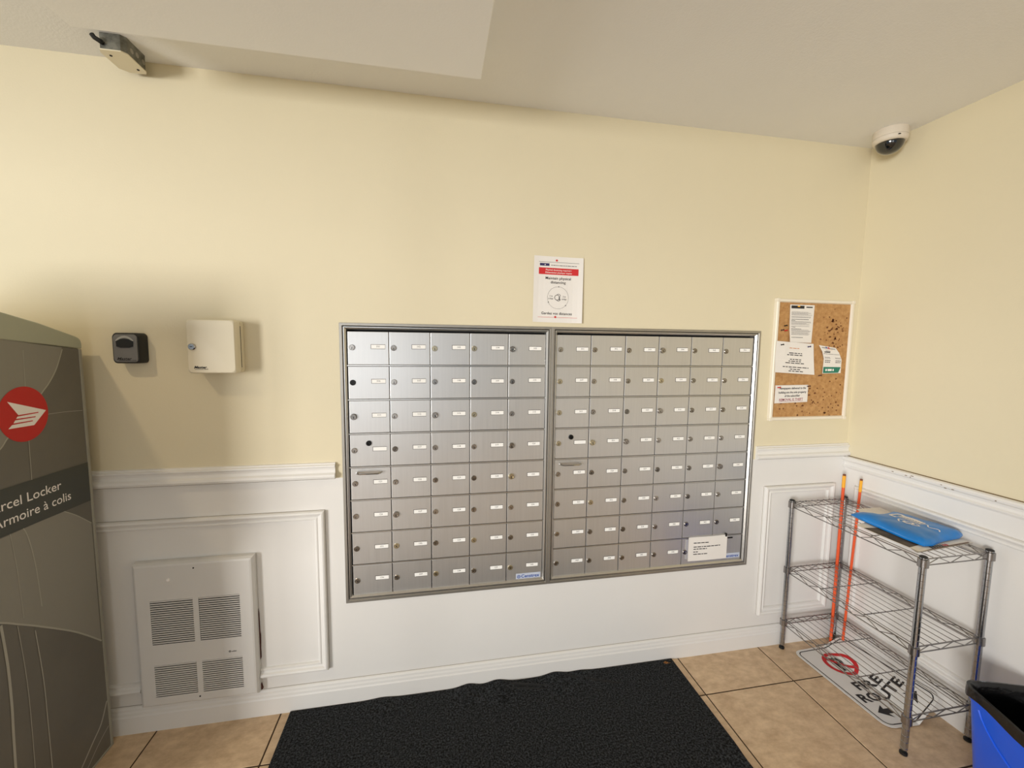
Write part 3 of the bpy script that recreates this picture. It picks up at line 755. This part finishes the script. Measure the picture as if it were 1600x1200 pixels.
ribbon(b, [(-0.50, 0.80), (-0.396, 0.731), (-0.345, 0.691), (-0.289, 0.646), (-0.183, 0.555), (-0.123, 0.496), (-0.062, 0.43)], 0.005, F1, 1)
ribbon(b, [(-0.395, 0.722), (-0.388, 0.594), (-0.388, 0.475), (-0.392, 0.378), (-0.400, 0.15)], 0.008, F1, 1)
ribbon(b, [(-0.335, 1.0), (-0.300, 0.956), (-0.280, 0.844), (-0.272, 0.70)], 0.003, F1, 1)
ribbon(b, [(-0.345, 0.97), (-0.335, 0.85), (-0.33, 0.70)], 0.002, F1, 1)
ribbon(b, [(-0.30, 0.64), (-0.289, 0.471), (-0.288, 0.318), (-0.288, 0.03)], 0.003, F1, 1)
ribbon(b, [(-0.35, 0.69), (-0.338, 0.45), (-0.345, 0.05)], 0.002, F1, 1)
ribbon(b, [(-0.061, 0.19), (-0.093, 0.129), (-0.135, 0.094), (-0.2, 0.04)], 0.006, F1, 1)
ribbon(b, [(-0.062, 0.09), (-0.11, 0.065), (-0.164, 0.025)], 0.003, F1, 1)
b.build('swoosh_print', ['swoosh', 'swoosh_line'], t)
b = MB()
b.poly([F2(*p) for p in [(-0.0595, 1.102), (-0.555, 1.108), (-0.555, 0.975), (-0.0595, 0.962)]], 0)
F2b = lambda a, q: (PX + 0.0019, a, q)
text(b, 'Parcel Locker', 0.0275, -0.170, 1.0435, F2b, 1, 'r', width=0.232, res=3, bold=0.004)
text(b, 'Armoire à colis', 0.0275, -0.138, 0.9965, F2b, 1, 'r', width=0.252, res=3, bold=0.004)
b.build('name_band', ['locker_band', 'ink_white'], t)
b = MB(); cy, cz = -0.2705, 1.3085
discdec(b, cy, cz, 0.083, F2, 0, 56, 0.94)
WP = [(-0.318, 1.352), (-0.200, 1.310), (-0.243, 1.270), (-0.322, 1.2725), (-0.306, 1.286), (-0.297, 1.298), (-0.289, 1.3085)]
b.poly([F2b(*p) for p in WP], 1)
for q in ([(-0.290, 1.3085), (-0.226, 1.3085), (-0.226, 1.3055), (-0.292, 1.3045)], [(-0.299, 1.2985), (-0.236, 1.2965), (-0.237, 1.2935), (-0.302, 1.2945)], [(-0.308, 1.2865), (-0.246, 1.2855), (-0.247, 1.2825), (-0.312, 1.2825)]):
    b.poly([F3(*p) for p in q], 0)
b.build('emblem', ['post_red', 'ink_white'], t)

# ================================================================== WIRE RACK
t = thing('wire_rack', (2.66, -0.32, 0), 'chrome three-shelf wire rack standing in the right corner', 'rack')
X0, X1, Y0, Y1 = 2.504, 2.8165, -0.604, -0.040
TOP = (0.778, 0.438, 0.160)
for x, y in ((X0, Y1), (X0, Y0), (X1, Y0), (X1, Y1)):
    prof = [(0.0115, 0.022)]
    z = 0.03
    while z < 0.776:
        prof += [(0.0115, z - 0.0015), (0.0103, z - 0.0007), (0.0103, z + 0.0007), (0.0115, z + 0.0015)]; z += 0.0255
    prof += [(0.0115, 0.781)]
    b = MB(); b.lathe(prof, (x, y, 0), n=14); po = b.build('post', 'post', t, smooth=True)
    b = MB(); b.lathe([(0.008, 0.0), (0.0125, 0.001), (0.0125, 0.009), (0.006, 0.013), (0.006, 0.024)], (x, y, 0), n=14); b.build('foot', 'foot', po, smooth=True)
    b = MB(); b.lathe([(0.0122, 0.7795), (0.0122, 0.783), (0.008, 0.7855)], (x, y, 0), n=14); b.build('cap', 'foot', po, smooth=True)
for zt in TOP:
    b = MB()
    for x, y in ((X0, Y1), (X0, Y0), (X1, Y0), (X1, Y1)):
        b.lathe([(0.0128, zt - 0.034), (0.0165, zt - 0.033), (0.0160, zt - 0.004), (0.0128, zt - 0.003)], (x, y, 0), n=14, cap0=False, cap1=False)
    zu, zl = zt - 0.006, zt - 0.030
    def truss(p, q):
        p, q = Vector(p), Vector(q); d = q - p; L = d.length; d.normalize()
        for z in (zu, zl): b.tube([p + Vector((0, 0, z)), q + Vector((0, 0, z))], 0.0024 if z == zl else 0.0026, 6)
        n = max(2, round(L / 0.052)); pts = []
        for i in range(n + 1):
            c = p + d * (L * i / n)
            pts.append(c + Vector((0, 0, zl if i % 2 == 0 else zu)))
        b.tube(pts, 0.0017, 5)
    truss((X0, Y1 - 0.014, 0), (X0, Y0 + 0.014, 0)); truss((X1, Y1 - 0.014, 0), (X1, Y0 + 0.014, 0))
    truss((X0 + 0.014, Y1, 0), (X1 - 0.014, Y1, 0)); truss((X0 + 0.014, Y0, 0), (X1 - 0.014, Y0, 0))
    sh = b.build('shelf_rim', 'wire', t, smooth=True)
    zd = zt - 0.002; base = None
    NW = 9
    for k in range(NW):
        x = 2.7905 - 0.0347 * k
        if base is None:
            w = MB(); w.tube([(x, Y0, zd), (x, Y1, zd)], 0.0015, 6); base = w.build('deck_wire', 'wire', sh, loc=(x, (Y0 + Y1) / 2, zd), smooth=True); bx = x
        else:
            o = bpy.data.objects.new('deck_wire', base.data); COL.objects.link(o); o.parent = sh; o.location = base.location + Vector((x - bx, 0, 0))
    for y in (Y0 + (Y1 - Y0) / 3, Y0 + (Y1 - Y0) * 2 / 3):
        w = MB(); w.tube([(X0, y, zt - 0.0055), (X1, y, zt - 0.0055)], 0.0022, 6); w.build('cross_wire', 'wire', sh, smooth=True)

# orange marker rods standing through the rack
def rod(p0, p1, r, label):
    p0, p1 = Vector(p0), Vector(p1); d = (p1 - p0)
    t = thing('driveway_marker', p0, label, 'marker rod')
    b = MB(); b.tube([p0, p0 + d * 0.925], r, 12); b.build('rod', 'orange', t, smooth=True)
    b = MB(); b.tube([p0 + d * 0.925, p0 + d * 0.992], r * 1.12, 12); b.build('reflective_tape', 'amber', t, smooth=True)
    b = MB(); b.tube([p0 + d * 0.992, p1], r * 1.0, 12); b.build('tip', 'rod_tip', t, smooth=True)
rod((2.7805, -0.0590, 0.0), (2.7800, -0.058, 0.9065), 0.0066, 'orange marker rod with amber top, the upright one nearest the back wall')
rod((2.8060, -0.100, 0.0475), (2.8020, -0.125, 0.902), 0.0056, 'orange marker rod with amber top, the one beside the tip of the blue bag')

# newspaper on the top shelf
ZS = TOP[0] + 0.0005
t = thing('newspaper', (2.66, -0.4, ZS), 'folded newspaper lying under the blue bag on the top shelf of the rack', 'newspaper')
def nz(x, y): return ZS + 0.004 + 0.0025 * math.sin(x * 31) * math.sin(y * 17) + (0.004 if y > -0.24 else 0)
def sheetpoly(pts, n, lift, m, b):
    """bilinear patch of 4 corners draped with nz"""
    v = []
    for j in range(n + 1):
        for i in range(n + 1):
            u, q = i / n, j / n
            x = (pts[0][0] * (1 - u) + pts[1][0] * u) * (1 - q) + (pts[3][0] * (1 - u) + pts[2][0] * u) * q
            y = (pts[0][1] * (1 - u) + pts[1][1] * u) * (1 - q) + (pts[3][1] * (1 - u) + pts[2][1] * u) * q
            v.append((x, y, nz(x, y) + lift))
    b.add(v, [(j * (n + 1) + i, j * (n + 1) + i + 1, (j + 1) * (n + 1) + i + 1, (j + 1) * (n + 1) + i) for j in range(n) for i in range(n)], m)
b = MB()
sheetpoly([(2.515, -0.575), (2.826, -0.548), (2.834, -0.196), (2.700, -0.196)], 8, -0.002, 0, b)
sheetpoly([(2.515, -0.575), (2.826, -0.548), (2.834, -0.196), (2.700, -0.196)], 8, 0.0, 0, b)
b.build('lower_sheet', 'news', t)
b = MB()
sheetpoly([(2.519, -0.578), (2.80, -0.554), (2.81, -0.26), (2.519, -0.345)], 8, 0.004, 0, b)
sheetpoly([(2.522, -0.545), (2.588, -0.535), (2.585, -0.385), (2.522, -0.375)], 6, 0.0046, 1, b)
rng = random.Random(4)
for k in range(7):
    y = -0.552 + 0.0; x = 2.60 + k * 0.014
    sheetpoly([(x, -0.566 + 0.0013 * k), (x + 0.009, -0.565 + 0.0013 * k), (x + 0.009, -0.552 + 0.0013 * k), (x, -0.553 + 0.0013 * k)], 1, 0.0046, 2 if k < 5 else 4, b)
for k in range(6):
    x = 2.62 + k * 0.03
    sheetpoly([(x, -0.30), (x + 0.02, -0.30), (x + 0.02, -0.294), (x, -0.294)], 1, 0.0046, 3, b)
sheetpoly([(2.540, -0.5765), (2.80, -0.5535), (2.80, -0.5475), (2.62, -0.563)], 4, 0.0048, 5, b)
b.build('front_page', ['news', 'news_photo', 'ink', 'ink_grey', 'ink_red', 'news_fold'], t)

# blue plastic mailing bag
OUT = [(2.588, -0.262), (2.612, -0.258), (2.648, -0.300), (2.690, -0.312), (2.765, -0.292), (2.800, -0.335), (2.815, -0.43), (2.826, -0.515), (2.792, -0.527), (2.70, -0.536), (2.61, -0.560), (2.572, -0.556), (2.566, -0.49), (2.572, -0.40), (2.580, -0.32)]
t = thing('mailing_bag', (2.69, -0.42, ZS + 0.01), 'flat blue plastic bag with a white scribbled logo on the top shelf of the rack', 'bag')
dense = []
for i in range(len(OUT)):
    p, q = Vector(OUT[i]), Vector(OUT[(i + 1) % len(OUT)])
    for k in range(4): dense.append(p.lerp(q, k / 4))
ctr = Vector((2.685, -0.43)); rs = []
def wr(x, y): return 0.0022 * math.sin(70 * x + 35 * y) * math.sin(48 * y - 22 * x)
lev = [(0.985, 0.0), (1.0, 0.006), (0.985, 0.013), (0.93, 0.021), (0.84, 0.027), (0.66, 0.031), (0.42, 0.0325), (0.2, 0.033), (0.02, 0.033)]
for s_, h in lev:
    ring_ = []
    for p in dense:
        q = ctr + (p - ctr) * s_
        thin = 1.0 if q.y < -0.31 else max(0.45, 1 - (q.y + 0.31) * 9)
        ring_.append((q.x, q.y, ZS + 0.0125 + h * thin + (wr(q.x, q.y) if h > 0.01 else 0)))
    rs.append(ring_)
b = MB(); b.rings(rs, 0, True, True, True)
bag = b.build('pouch', 'blue_bag', t, smooth=True)
tree = BVHTree.FromPolygons([Vector(p) for p in b.v], [f for f in b.f])
def onbag(x, y):
    h = tree.ray_cast(Vector((x, y, 2)), Vector((0, 0, -1)))[0]
    return (x, y, (h.z if h else ZS + 0.042) + 0.0008)
b = MB()
LG = lambda u, v: onbag(2.735 - 0.13 * v, -0.345 - 0.16 * u)   # u runs toward the camera, v toward the room
ribbon(b, [(0.22, 0.10), (0.08, 0.02), (0.0, 0.18), (0.05, 0.40), (0.22, 0.46)], 0.07, LG, 0)
for k in range(9): ribbon(b, [(0.12 + 0.055 * k, 0.20 - 0.012 * k), (0.20 + 0.055 * k, 0.02), (0.17 + 0.06 * k, 0.32)], 0.034, LG, 0, 4)
ringdec(b, 0.55, 0.52, 0.07, 0.125, LG, 0, 24)
ribbon(b, [(0.40, 0.40), (0.32, 0.52), (0.42, 0.66)], 0.035, LG, 0)
ribbon(b, [(0.62, 0.22), (0.74, 0.12), (0.84, 0.24), (0.98, 0.12), (1.05, 0.2)], 0.028, LG, 0)
ribbon(b, [(0.66, 0.42), (0.76, 0.46), (0.74, 0.56), (0.66, 0.60)], 0.03, LG, 0)
b.build('logo_print', 'ink_white', t)

# ================================================================== FIRE ROUTE SIGN (bent, under the rack)
def SG(u, v, up=0.0):
    k = v / 0.457
    uc = 0.19 - 0.045 * k
    L = Vector((2.535, -0.075, 0.0025)).lerp(Vector((2.556, -0.512, 0.0025)), k)
    C_ = Vector((2.726, -0.070, 0.0035)).lerp(Vector((2.700, -0.520, 0.0035)), k)
    Rr = Vector((2.832, -0.072, 0.052)).lerp(Vector((2.832, -0.502, 0.092)), k)
    p = L.lerp(C_, u / uc) if u <= uc else C_.lerp(Rr, (u - uc) / (0.305 - uc))
    return (p.x - up * (0.0 if u <= uc else 0.45), p.y, p.z + up)
b = MB()
def srow(v, inset):
    uc = 0.19 - 0.045 * v / 0.457
    us = [inset] + [inset + (uc - inset) * i / 4 for i in range(1, 5)] + [uc + (0.305 - inset - uc) * i / 4 for i in range(1, 5)]
    return us
rad = 0.036
vs_ = [0, 0.004, 0.011, 0.022, rad] + [rad + (0.457 - 2 * rad) * i / 8 for i in range(1, 8)] + [0.457 - rad, 0.457 - 0.022, 0.457 - 0.011, 0.457 - 0.004, 0.457]
rows = []
for v in vs_:
    e = min(v, 0.457 - v)
    ins = 0.0 if e >= rad else rad - math.sqrt(max(0, rad * rad - (rad - e) ** 2))
    rows.append((v, srow(v, ins)))
for up, flip in ((0.0, 1), (0.0018, 0)):
    vv = [SG(u, v, up) for v, us in rows for u in us]; k = len(rows[0][1])
    b.add(vv, [(j * k + i, j * k + i + 1, (j + 1) * k + i + 1, (j + 1) * k + i) for j in range(len(rows) - 1) for i in range(k - 1)], 0)
edge = [(rows[0][1][i], rows[0][0]) for i in range(k)] + [(us[-1], v) for v, us in rows[1:]] + [(rows[-1][1][i], rows[-1][0]) for i in range(k - 2, -1, -1)] + [(us[0], v) for v, us in rows[-2:0:-1]]
b.rings([[SG(u, v, 0) for u, v in edge], [SG(u, v, 0.0018) for u, v in edge]], 0)
SP = lambda u, v: SG(u, v, 0.0024); SQ = lambda u, v: SG(u, v, 0.0028); ST = lambda a, q: SG(a, 0.457 - q, 0.0026)
bd = rrect(0.012, 0.293, 0.012, 0.445, 0.028, 6); bi = rrect(0.0165, 0.2885, 0.0165, 0.4405, 0.0235, 6)
def dens(l):
    o_ = []
    for i in range(len(l)):
        p, q = Vector(l[i]), Vector(l[(i + 1) % len(l)]); n_ = max(1, int((q - p).length / 0.02))
        for j in range(n_): o_.append(p.lerp(q, j / n_))
    return o_
bo = []; bii = []
for i in range(len(bd)):
    p, q = Vector(bd[i]), Vector(bd[(i + 1) % len(bd)]); p2, q2 = Vector(bi[i]), Vector(bi[(i + 1) % len(bi)])
    n_ = max(1, int((q - p).length / 0.02))
    for j in range(n_): bo.append(p.lerp(q, j / n_)); bii.append(p2.lerp(q2, j / n_))
b.rings([[SP(*p) for p in bo], [SP(*p) for p in bii]], 1)
text(b, 'P', 0.075, 0.152, 0.457 - 0.158, ST, 1, 'c', bold=0.03, width=0.05)
RGC = (0.152, 0.120)
ringdec(b, RGC[0], RGC[1], 0.055, 0.072, SQ, 2, 48)
c45 = math.cos(math.radians(45)); w_ = 0.0075
for i in range(10):
    a0, a1 = -0.058 + 0.116 * i / 10, -0.058 + 0.116 * (i + 1) / 10
    pt = lambda a, o_: SQ(RGC[0] + a * c45 - o_ * c45, RGC[1] + a * c45 + o_ * c45)
    b.add([pt(a0, -w_), pt(a1, -w_), pt(a1, w_), pt(a0, w_)], [(0, 1, 2, 3)], 2)
text(b, 'FIRE', 0.042, 0.152, 0.457 - 0.270, ST, 1, 'c', width=0.138, bold=0.03)
text(b, 'ROUTE', 0.042, 0.152, 0.457 - 0.332, ST, 1, 'c', width=0.23, bold=0.03)
for sgn in (-1, 1):
    A = [(0.062, 0.0), (0.046, -0.030), (0.050, -0.011), (0.018, -0.011), (0.018, 0.011), (0.050, 0.011), (0.046, 0.030)]
    A = [(0.112, 0.0), (0.066, -0.031), (0.072, -0.012), (0.048, -0.012), (0.048, 0.012), (0.072, 0.012), (0.066, 0.031)]
    P_ = [SP(0.152 + sgn * a, 0.383 + q) for a, q in A]
    b.add(P_, [(0, 1, 2, 5, 6), (2, 3, 4, 5)], 1)
tag(b.build('fire_route_sign', ['sign_white', 'ink', 'ink_red']), 'bent white no parking fire route sign lying under the wire rack', 'sign')

# ================================================================== RECYCLING BIN
BC = Vector((2.642, -0.905)); th = math.radians(-20)
ca, sa = math.cos(th), math.sin(th)
t = thing('recycling_bin', (BC.x, BC.y, 0), 'blue plastic recycling bin with a black bag liner, lower right corner', 'bin')
def br(hw, hl, r, z, wob=0.0, seed=0):
    rg = random.Random(seed); out = []
    pts = rrect(-hw, hw, -hl, hl, r, 6); d_ = []
    for i in range(len(pts)):
        p, q = Vector(pts[i]), Vector(pts[(i + 1) % len(pts)])
        n_ = max(1, round((q - p).length / 0.03))
        for j in range(n_): d_.append(p.lerp(q, j / n_))
    return d_
def bring(hw, hl, r, z, f=None):
    base = br(0.12, 0.18, 0.045, 0)
    out = []
    for i, p in enumerate(base):
        q = Vector((p.x * hw / 0.12, p.y * hl / 0.18))
        zz = z; k = 1.0
        if f: k, zz = f(i, len(base), z)
        q = q * k
        out.append((BC.x + q.x * ca - q.y * sa, BC.y + q.x * sa + q.y * ca, zz))
    return out
ZR = 0.365
b = MB(); b.rings([bring(0.09, 0.145, 0.04, 0.0), bring(0.094, 0.149, 0.04, 0.006), bring(0.116, 0.174, 0.045, ZR - 0.035), bring(0.122, 0.180, 0.045, ZR - 0.033), bring(0.123, 0.181, 0.045, ZR),
                   bring(0.117, 0.175, 0.045, ZR), bring(0.114, 0.172, 0.045, ZR - 0.03), bring(0.088, 0.143, 0.04, 0.008)], 0, True, True, True)
b.build('tub', 'blue_bin', t, smooth=True)
b = MB()
def bface(a, z):
    k = z / ZR; hw = 0.0945 + (0.117 - 0.0945) * k + 0.0005
    return (BC.x - hw * ca - a * sa, BC.y - hw * sa + a * ca, z)
b.tube([bface(0.115, 0.312), bface(0.105, 0.29), bface(0.085, 0.265), bface(0.055, 0.24), bface(0.02, 0.22), bface(-0.03, 0.20), bface(-0.09, 0.19)], 0.0035, 6)
b.build('moulded_rib', 'blue_bin', t, smooth=True)
rg = random.Random(9); ph = [rg.uniform(0, 6) for _ in range(8)]
def wob(a, c):
    def f(i, n, z):
        x = 2 * math.pi * i / n
        return (1 + a * (math.sin(5 * x + ph[0]) + 0.7 * math.sin(11 * x + ph[1]) + 0.5 * math.sin(19 * x + ph[2])), z + c * (math.sin(4 * x + ph[3]) + 0.6 * math.sin(9 * x + ph[4])))
    return f
b = MB(); b.rings([bring(0.1262, 0.1845, 0.045, ZR - 0.030, wob(0.002, 0.005)), bring(0.1265, 0.185, 0.045, ZR - 0.01, wob(0.002, 0.001)), bring(0.1255, 0.184, 0.045, ZR + 0.005, wob(0.003, 0.001)),
                   bring(0.119, 0.177, 0.045, ZR + 0.007, wob(0.003, 0.001)), bring(0.110, 0.168, 0.045, ZR - 0.005, wob(0.006, 0.002)), bring(0.104, 0.161, 0.045, ZR - 0.07, wob(0.014, 0.004)),
                   bring(0.094, 0.150, 0.045, ZR - 0.17, wob(0.02, 0.006)), bring(0.075, 0.125, 0.04, 0.06, wob(0.01, 0.003))], 0, True, False, True)
b.build('bag_liner', 'liner', t, smooth=True)

# ================================================================== DOOR MAT, LEAF
t = MB()
def mz(x, y): return 0.007 + (sum(h * math.exp(-((x - c) / w_) ** 2) for c, w_, h in ((0.53, 0.05, 0.006), (0.90, 0.045, 0.014), (1.03, 0.05, 0.015), (1.30, 0.05, 0.014), (1.42, 0.05, 0.006))) * max(0.0, 1 + (y + 0.018) / 0.12)) + (0.004 * math.exp(-((y + 0.5) / 0.05) ** 2) if x > 1.8 else 0)
MX0, MX1, MY0, MY1 = 0.162, 1.897, -1.05, -0.018
nx, ny = 110, 40
def mxy(i, j):
    x = MX0 + (MX1 - MX0) * i / nx; y = MY1 + (MY0 - MY1) * j / ny
    if i == nx: x -= 0.006 * math.exp(-((y + 0.52) / 0.05) ** 2)
    return x, y
def grid_ring(up): return None
vv = []
for j in range(ny + 1):
    for i in range(nx + 1):
        x, y = mxy(i, j); vv.append((x, y, mz(x, y)))
t.add(vv, [(j * (nx + 1) + i, j * (nx + 1) + i + 1, (j + 1) * (nx + 1) + i + 1, (j + 1) * (nx + 1) + i) for j in range(ny) for i in range(nx)], 0)
per = [mxy(i, 0) for i in range(nx)] + [mxy(nx, j) for j in range(ny)] + [mxy(i, ny) for i in range(nx, 0, -1)] + [mxy(0, j) for j in range(ny, 0, -1)]
t.rings([[(x, y, mz(x, y)) for x, y in per], [(x, y, max(0.0004, mz(x, y) - 0.0066)) for x, y in per]], 1, True, False, True)
tag(t.build('door_mat', ['mat', 'mat_edge']), 'large black carpet mat on the tiles below the mailboxes', 'mat')
b = MB()
lf = [(-0.012, 0.0), (-0.006, 0.006), (0.003, 0.0075), (0.010, 0.003), (0.013, -0.001), (0.008, -0.006), (-0.001, -0.0075), (-0.008, -0.005)]
n_ = len(lf)
vtx = [(1.852 + x, -0.042 + y, 0.0085 + 0.25 * abs(y) + 0.12 * abs(x)) for x, y in lf] + [(1.852, -0.042, 0.0082)]
b.add(vtx, [(i, (i + 1) % n_, n_) for i in range(n_)], 0)
b.tube([(1.852, -0.042, 0.0085), (1.868, -0.046, 0.0092), (1.876, -0.044, 0.0095)], 0.0006, 5)
tag(b.build('dry_leaf', 'leaf', loc=(1.852, -0.042, 0.0075)), 'small curled brown leaf on the mat corner near the baseboard', 'leaf')

# ================================================================== DOME CAMERA
DC = (2.762, -0.152, CZ)
t = thing('dome_camera', DC, 'ivory dome security camera with a smoked bubble in the ceiling corner', 'camera')
b = MB(); b.lathe([(0.060, 0), (0.062, -0.004), (0.062, -0.033), (0.0605, -0.034), (0.0605, -0.0352)], DC, n=40, cap1=False); b.build('base', 'dome_body', t, smooth=True)
b = MB(); b.lathe([(0.0618, -0.0352), (0.0618, -0.044), (0.059, -0.051), (0.054, -0.055), (0.051, -0.0555)], DC, n=40, cap0=False, cap1=True); cv = b.build('cover_ring', 'dome_body', t, smooth=True)
b = MB(); b.box(DC[0] - 0.030, DC[0] - 0.022, DC[1] - 0.0605, DC[1] - 0.055, CZ - 0.044, CZ - 0.041); b.build('screw_slot', 'slot', cv)
b = MB(); b.lathe([(0.0505 * math.cos(a * math.pi / 24), -0.053 - 0.047 * math.sin(a * math.pi / 24)) for a in range(0, 12)] + [(0.001, -0.100)], DC, n=32); b.build('dome', 'dome_glass', t, smooth=True)

# ================================================================== JUNCTION BOX ON THE CEILING
t = thing('junction_box', (-0.245, -0.08, CZ), 'galvanised electrical junction box on the ceiling edge, beside the dropped ceiling box', 'junction box')
JB = [(-0.276, -0.134), (-0.284, -0.118), (-0.284, -0.040), (-0.262, -0.022), (-0.214, -0.022), (-0.206, -0.034), (-0.206, -0.122), (-0.218, -0.134)]
b = MB(); b.prism([(x * 0.97 - 0.0075, y * 0.97 - 0.0024) for x, y in JB], lambda a, q: (a, q, 2.4525), lambda a, q: (a, q, CZ)); bd_ = b.build('body', 'galv', t)
b = MB(); b.prism(JB, lambda a, q: (a, q, 2.449), lambda a, q: (a, q, 2.4525)); cp = b.build('cover_plate', 'cream_metal', t)
for x, y in ((-0.262, -0.108), (-0.224, -0.045)):
    b = MB(); b.lathe([(0.004, 0), (0.0035, -0.002)], (x, y, 2.449), n=10); b.build('screw', 'lock_dark', cp)
for k, (y, z) in enumerate(((-0.045, 2.475), (-0.075, 2.478), (-0.10, 2.474))):
    b = MB(); b.lathe([(0.008, 0), (0.008, 0.001)], (-0.2078, y, z), (1, 0, 0), n=14); b.build('knockout', 'alu_dark', bd_)
b = MB(); b.tube([(-0.268, -0.134, 2.470), (-0.270, -0.142, 2.470), (-0.279, -0.148, 2.474), (-0.284, -0.150, 2.482)], 0.007, 8); b.build('cable_clamp', 'foot', bd_, smooth=True)
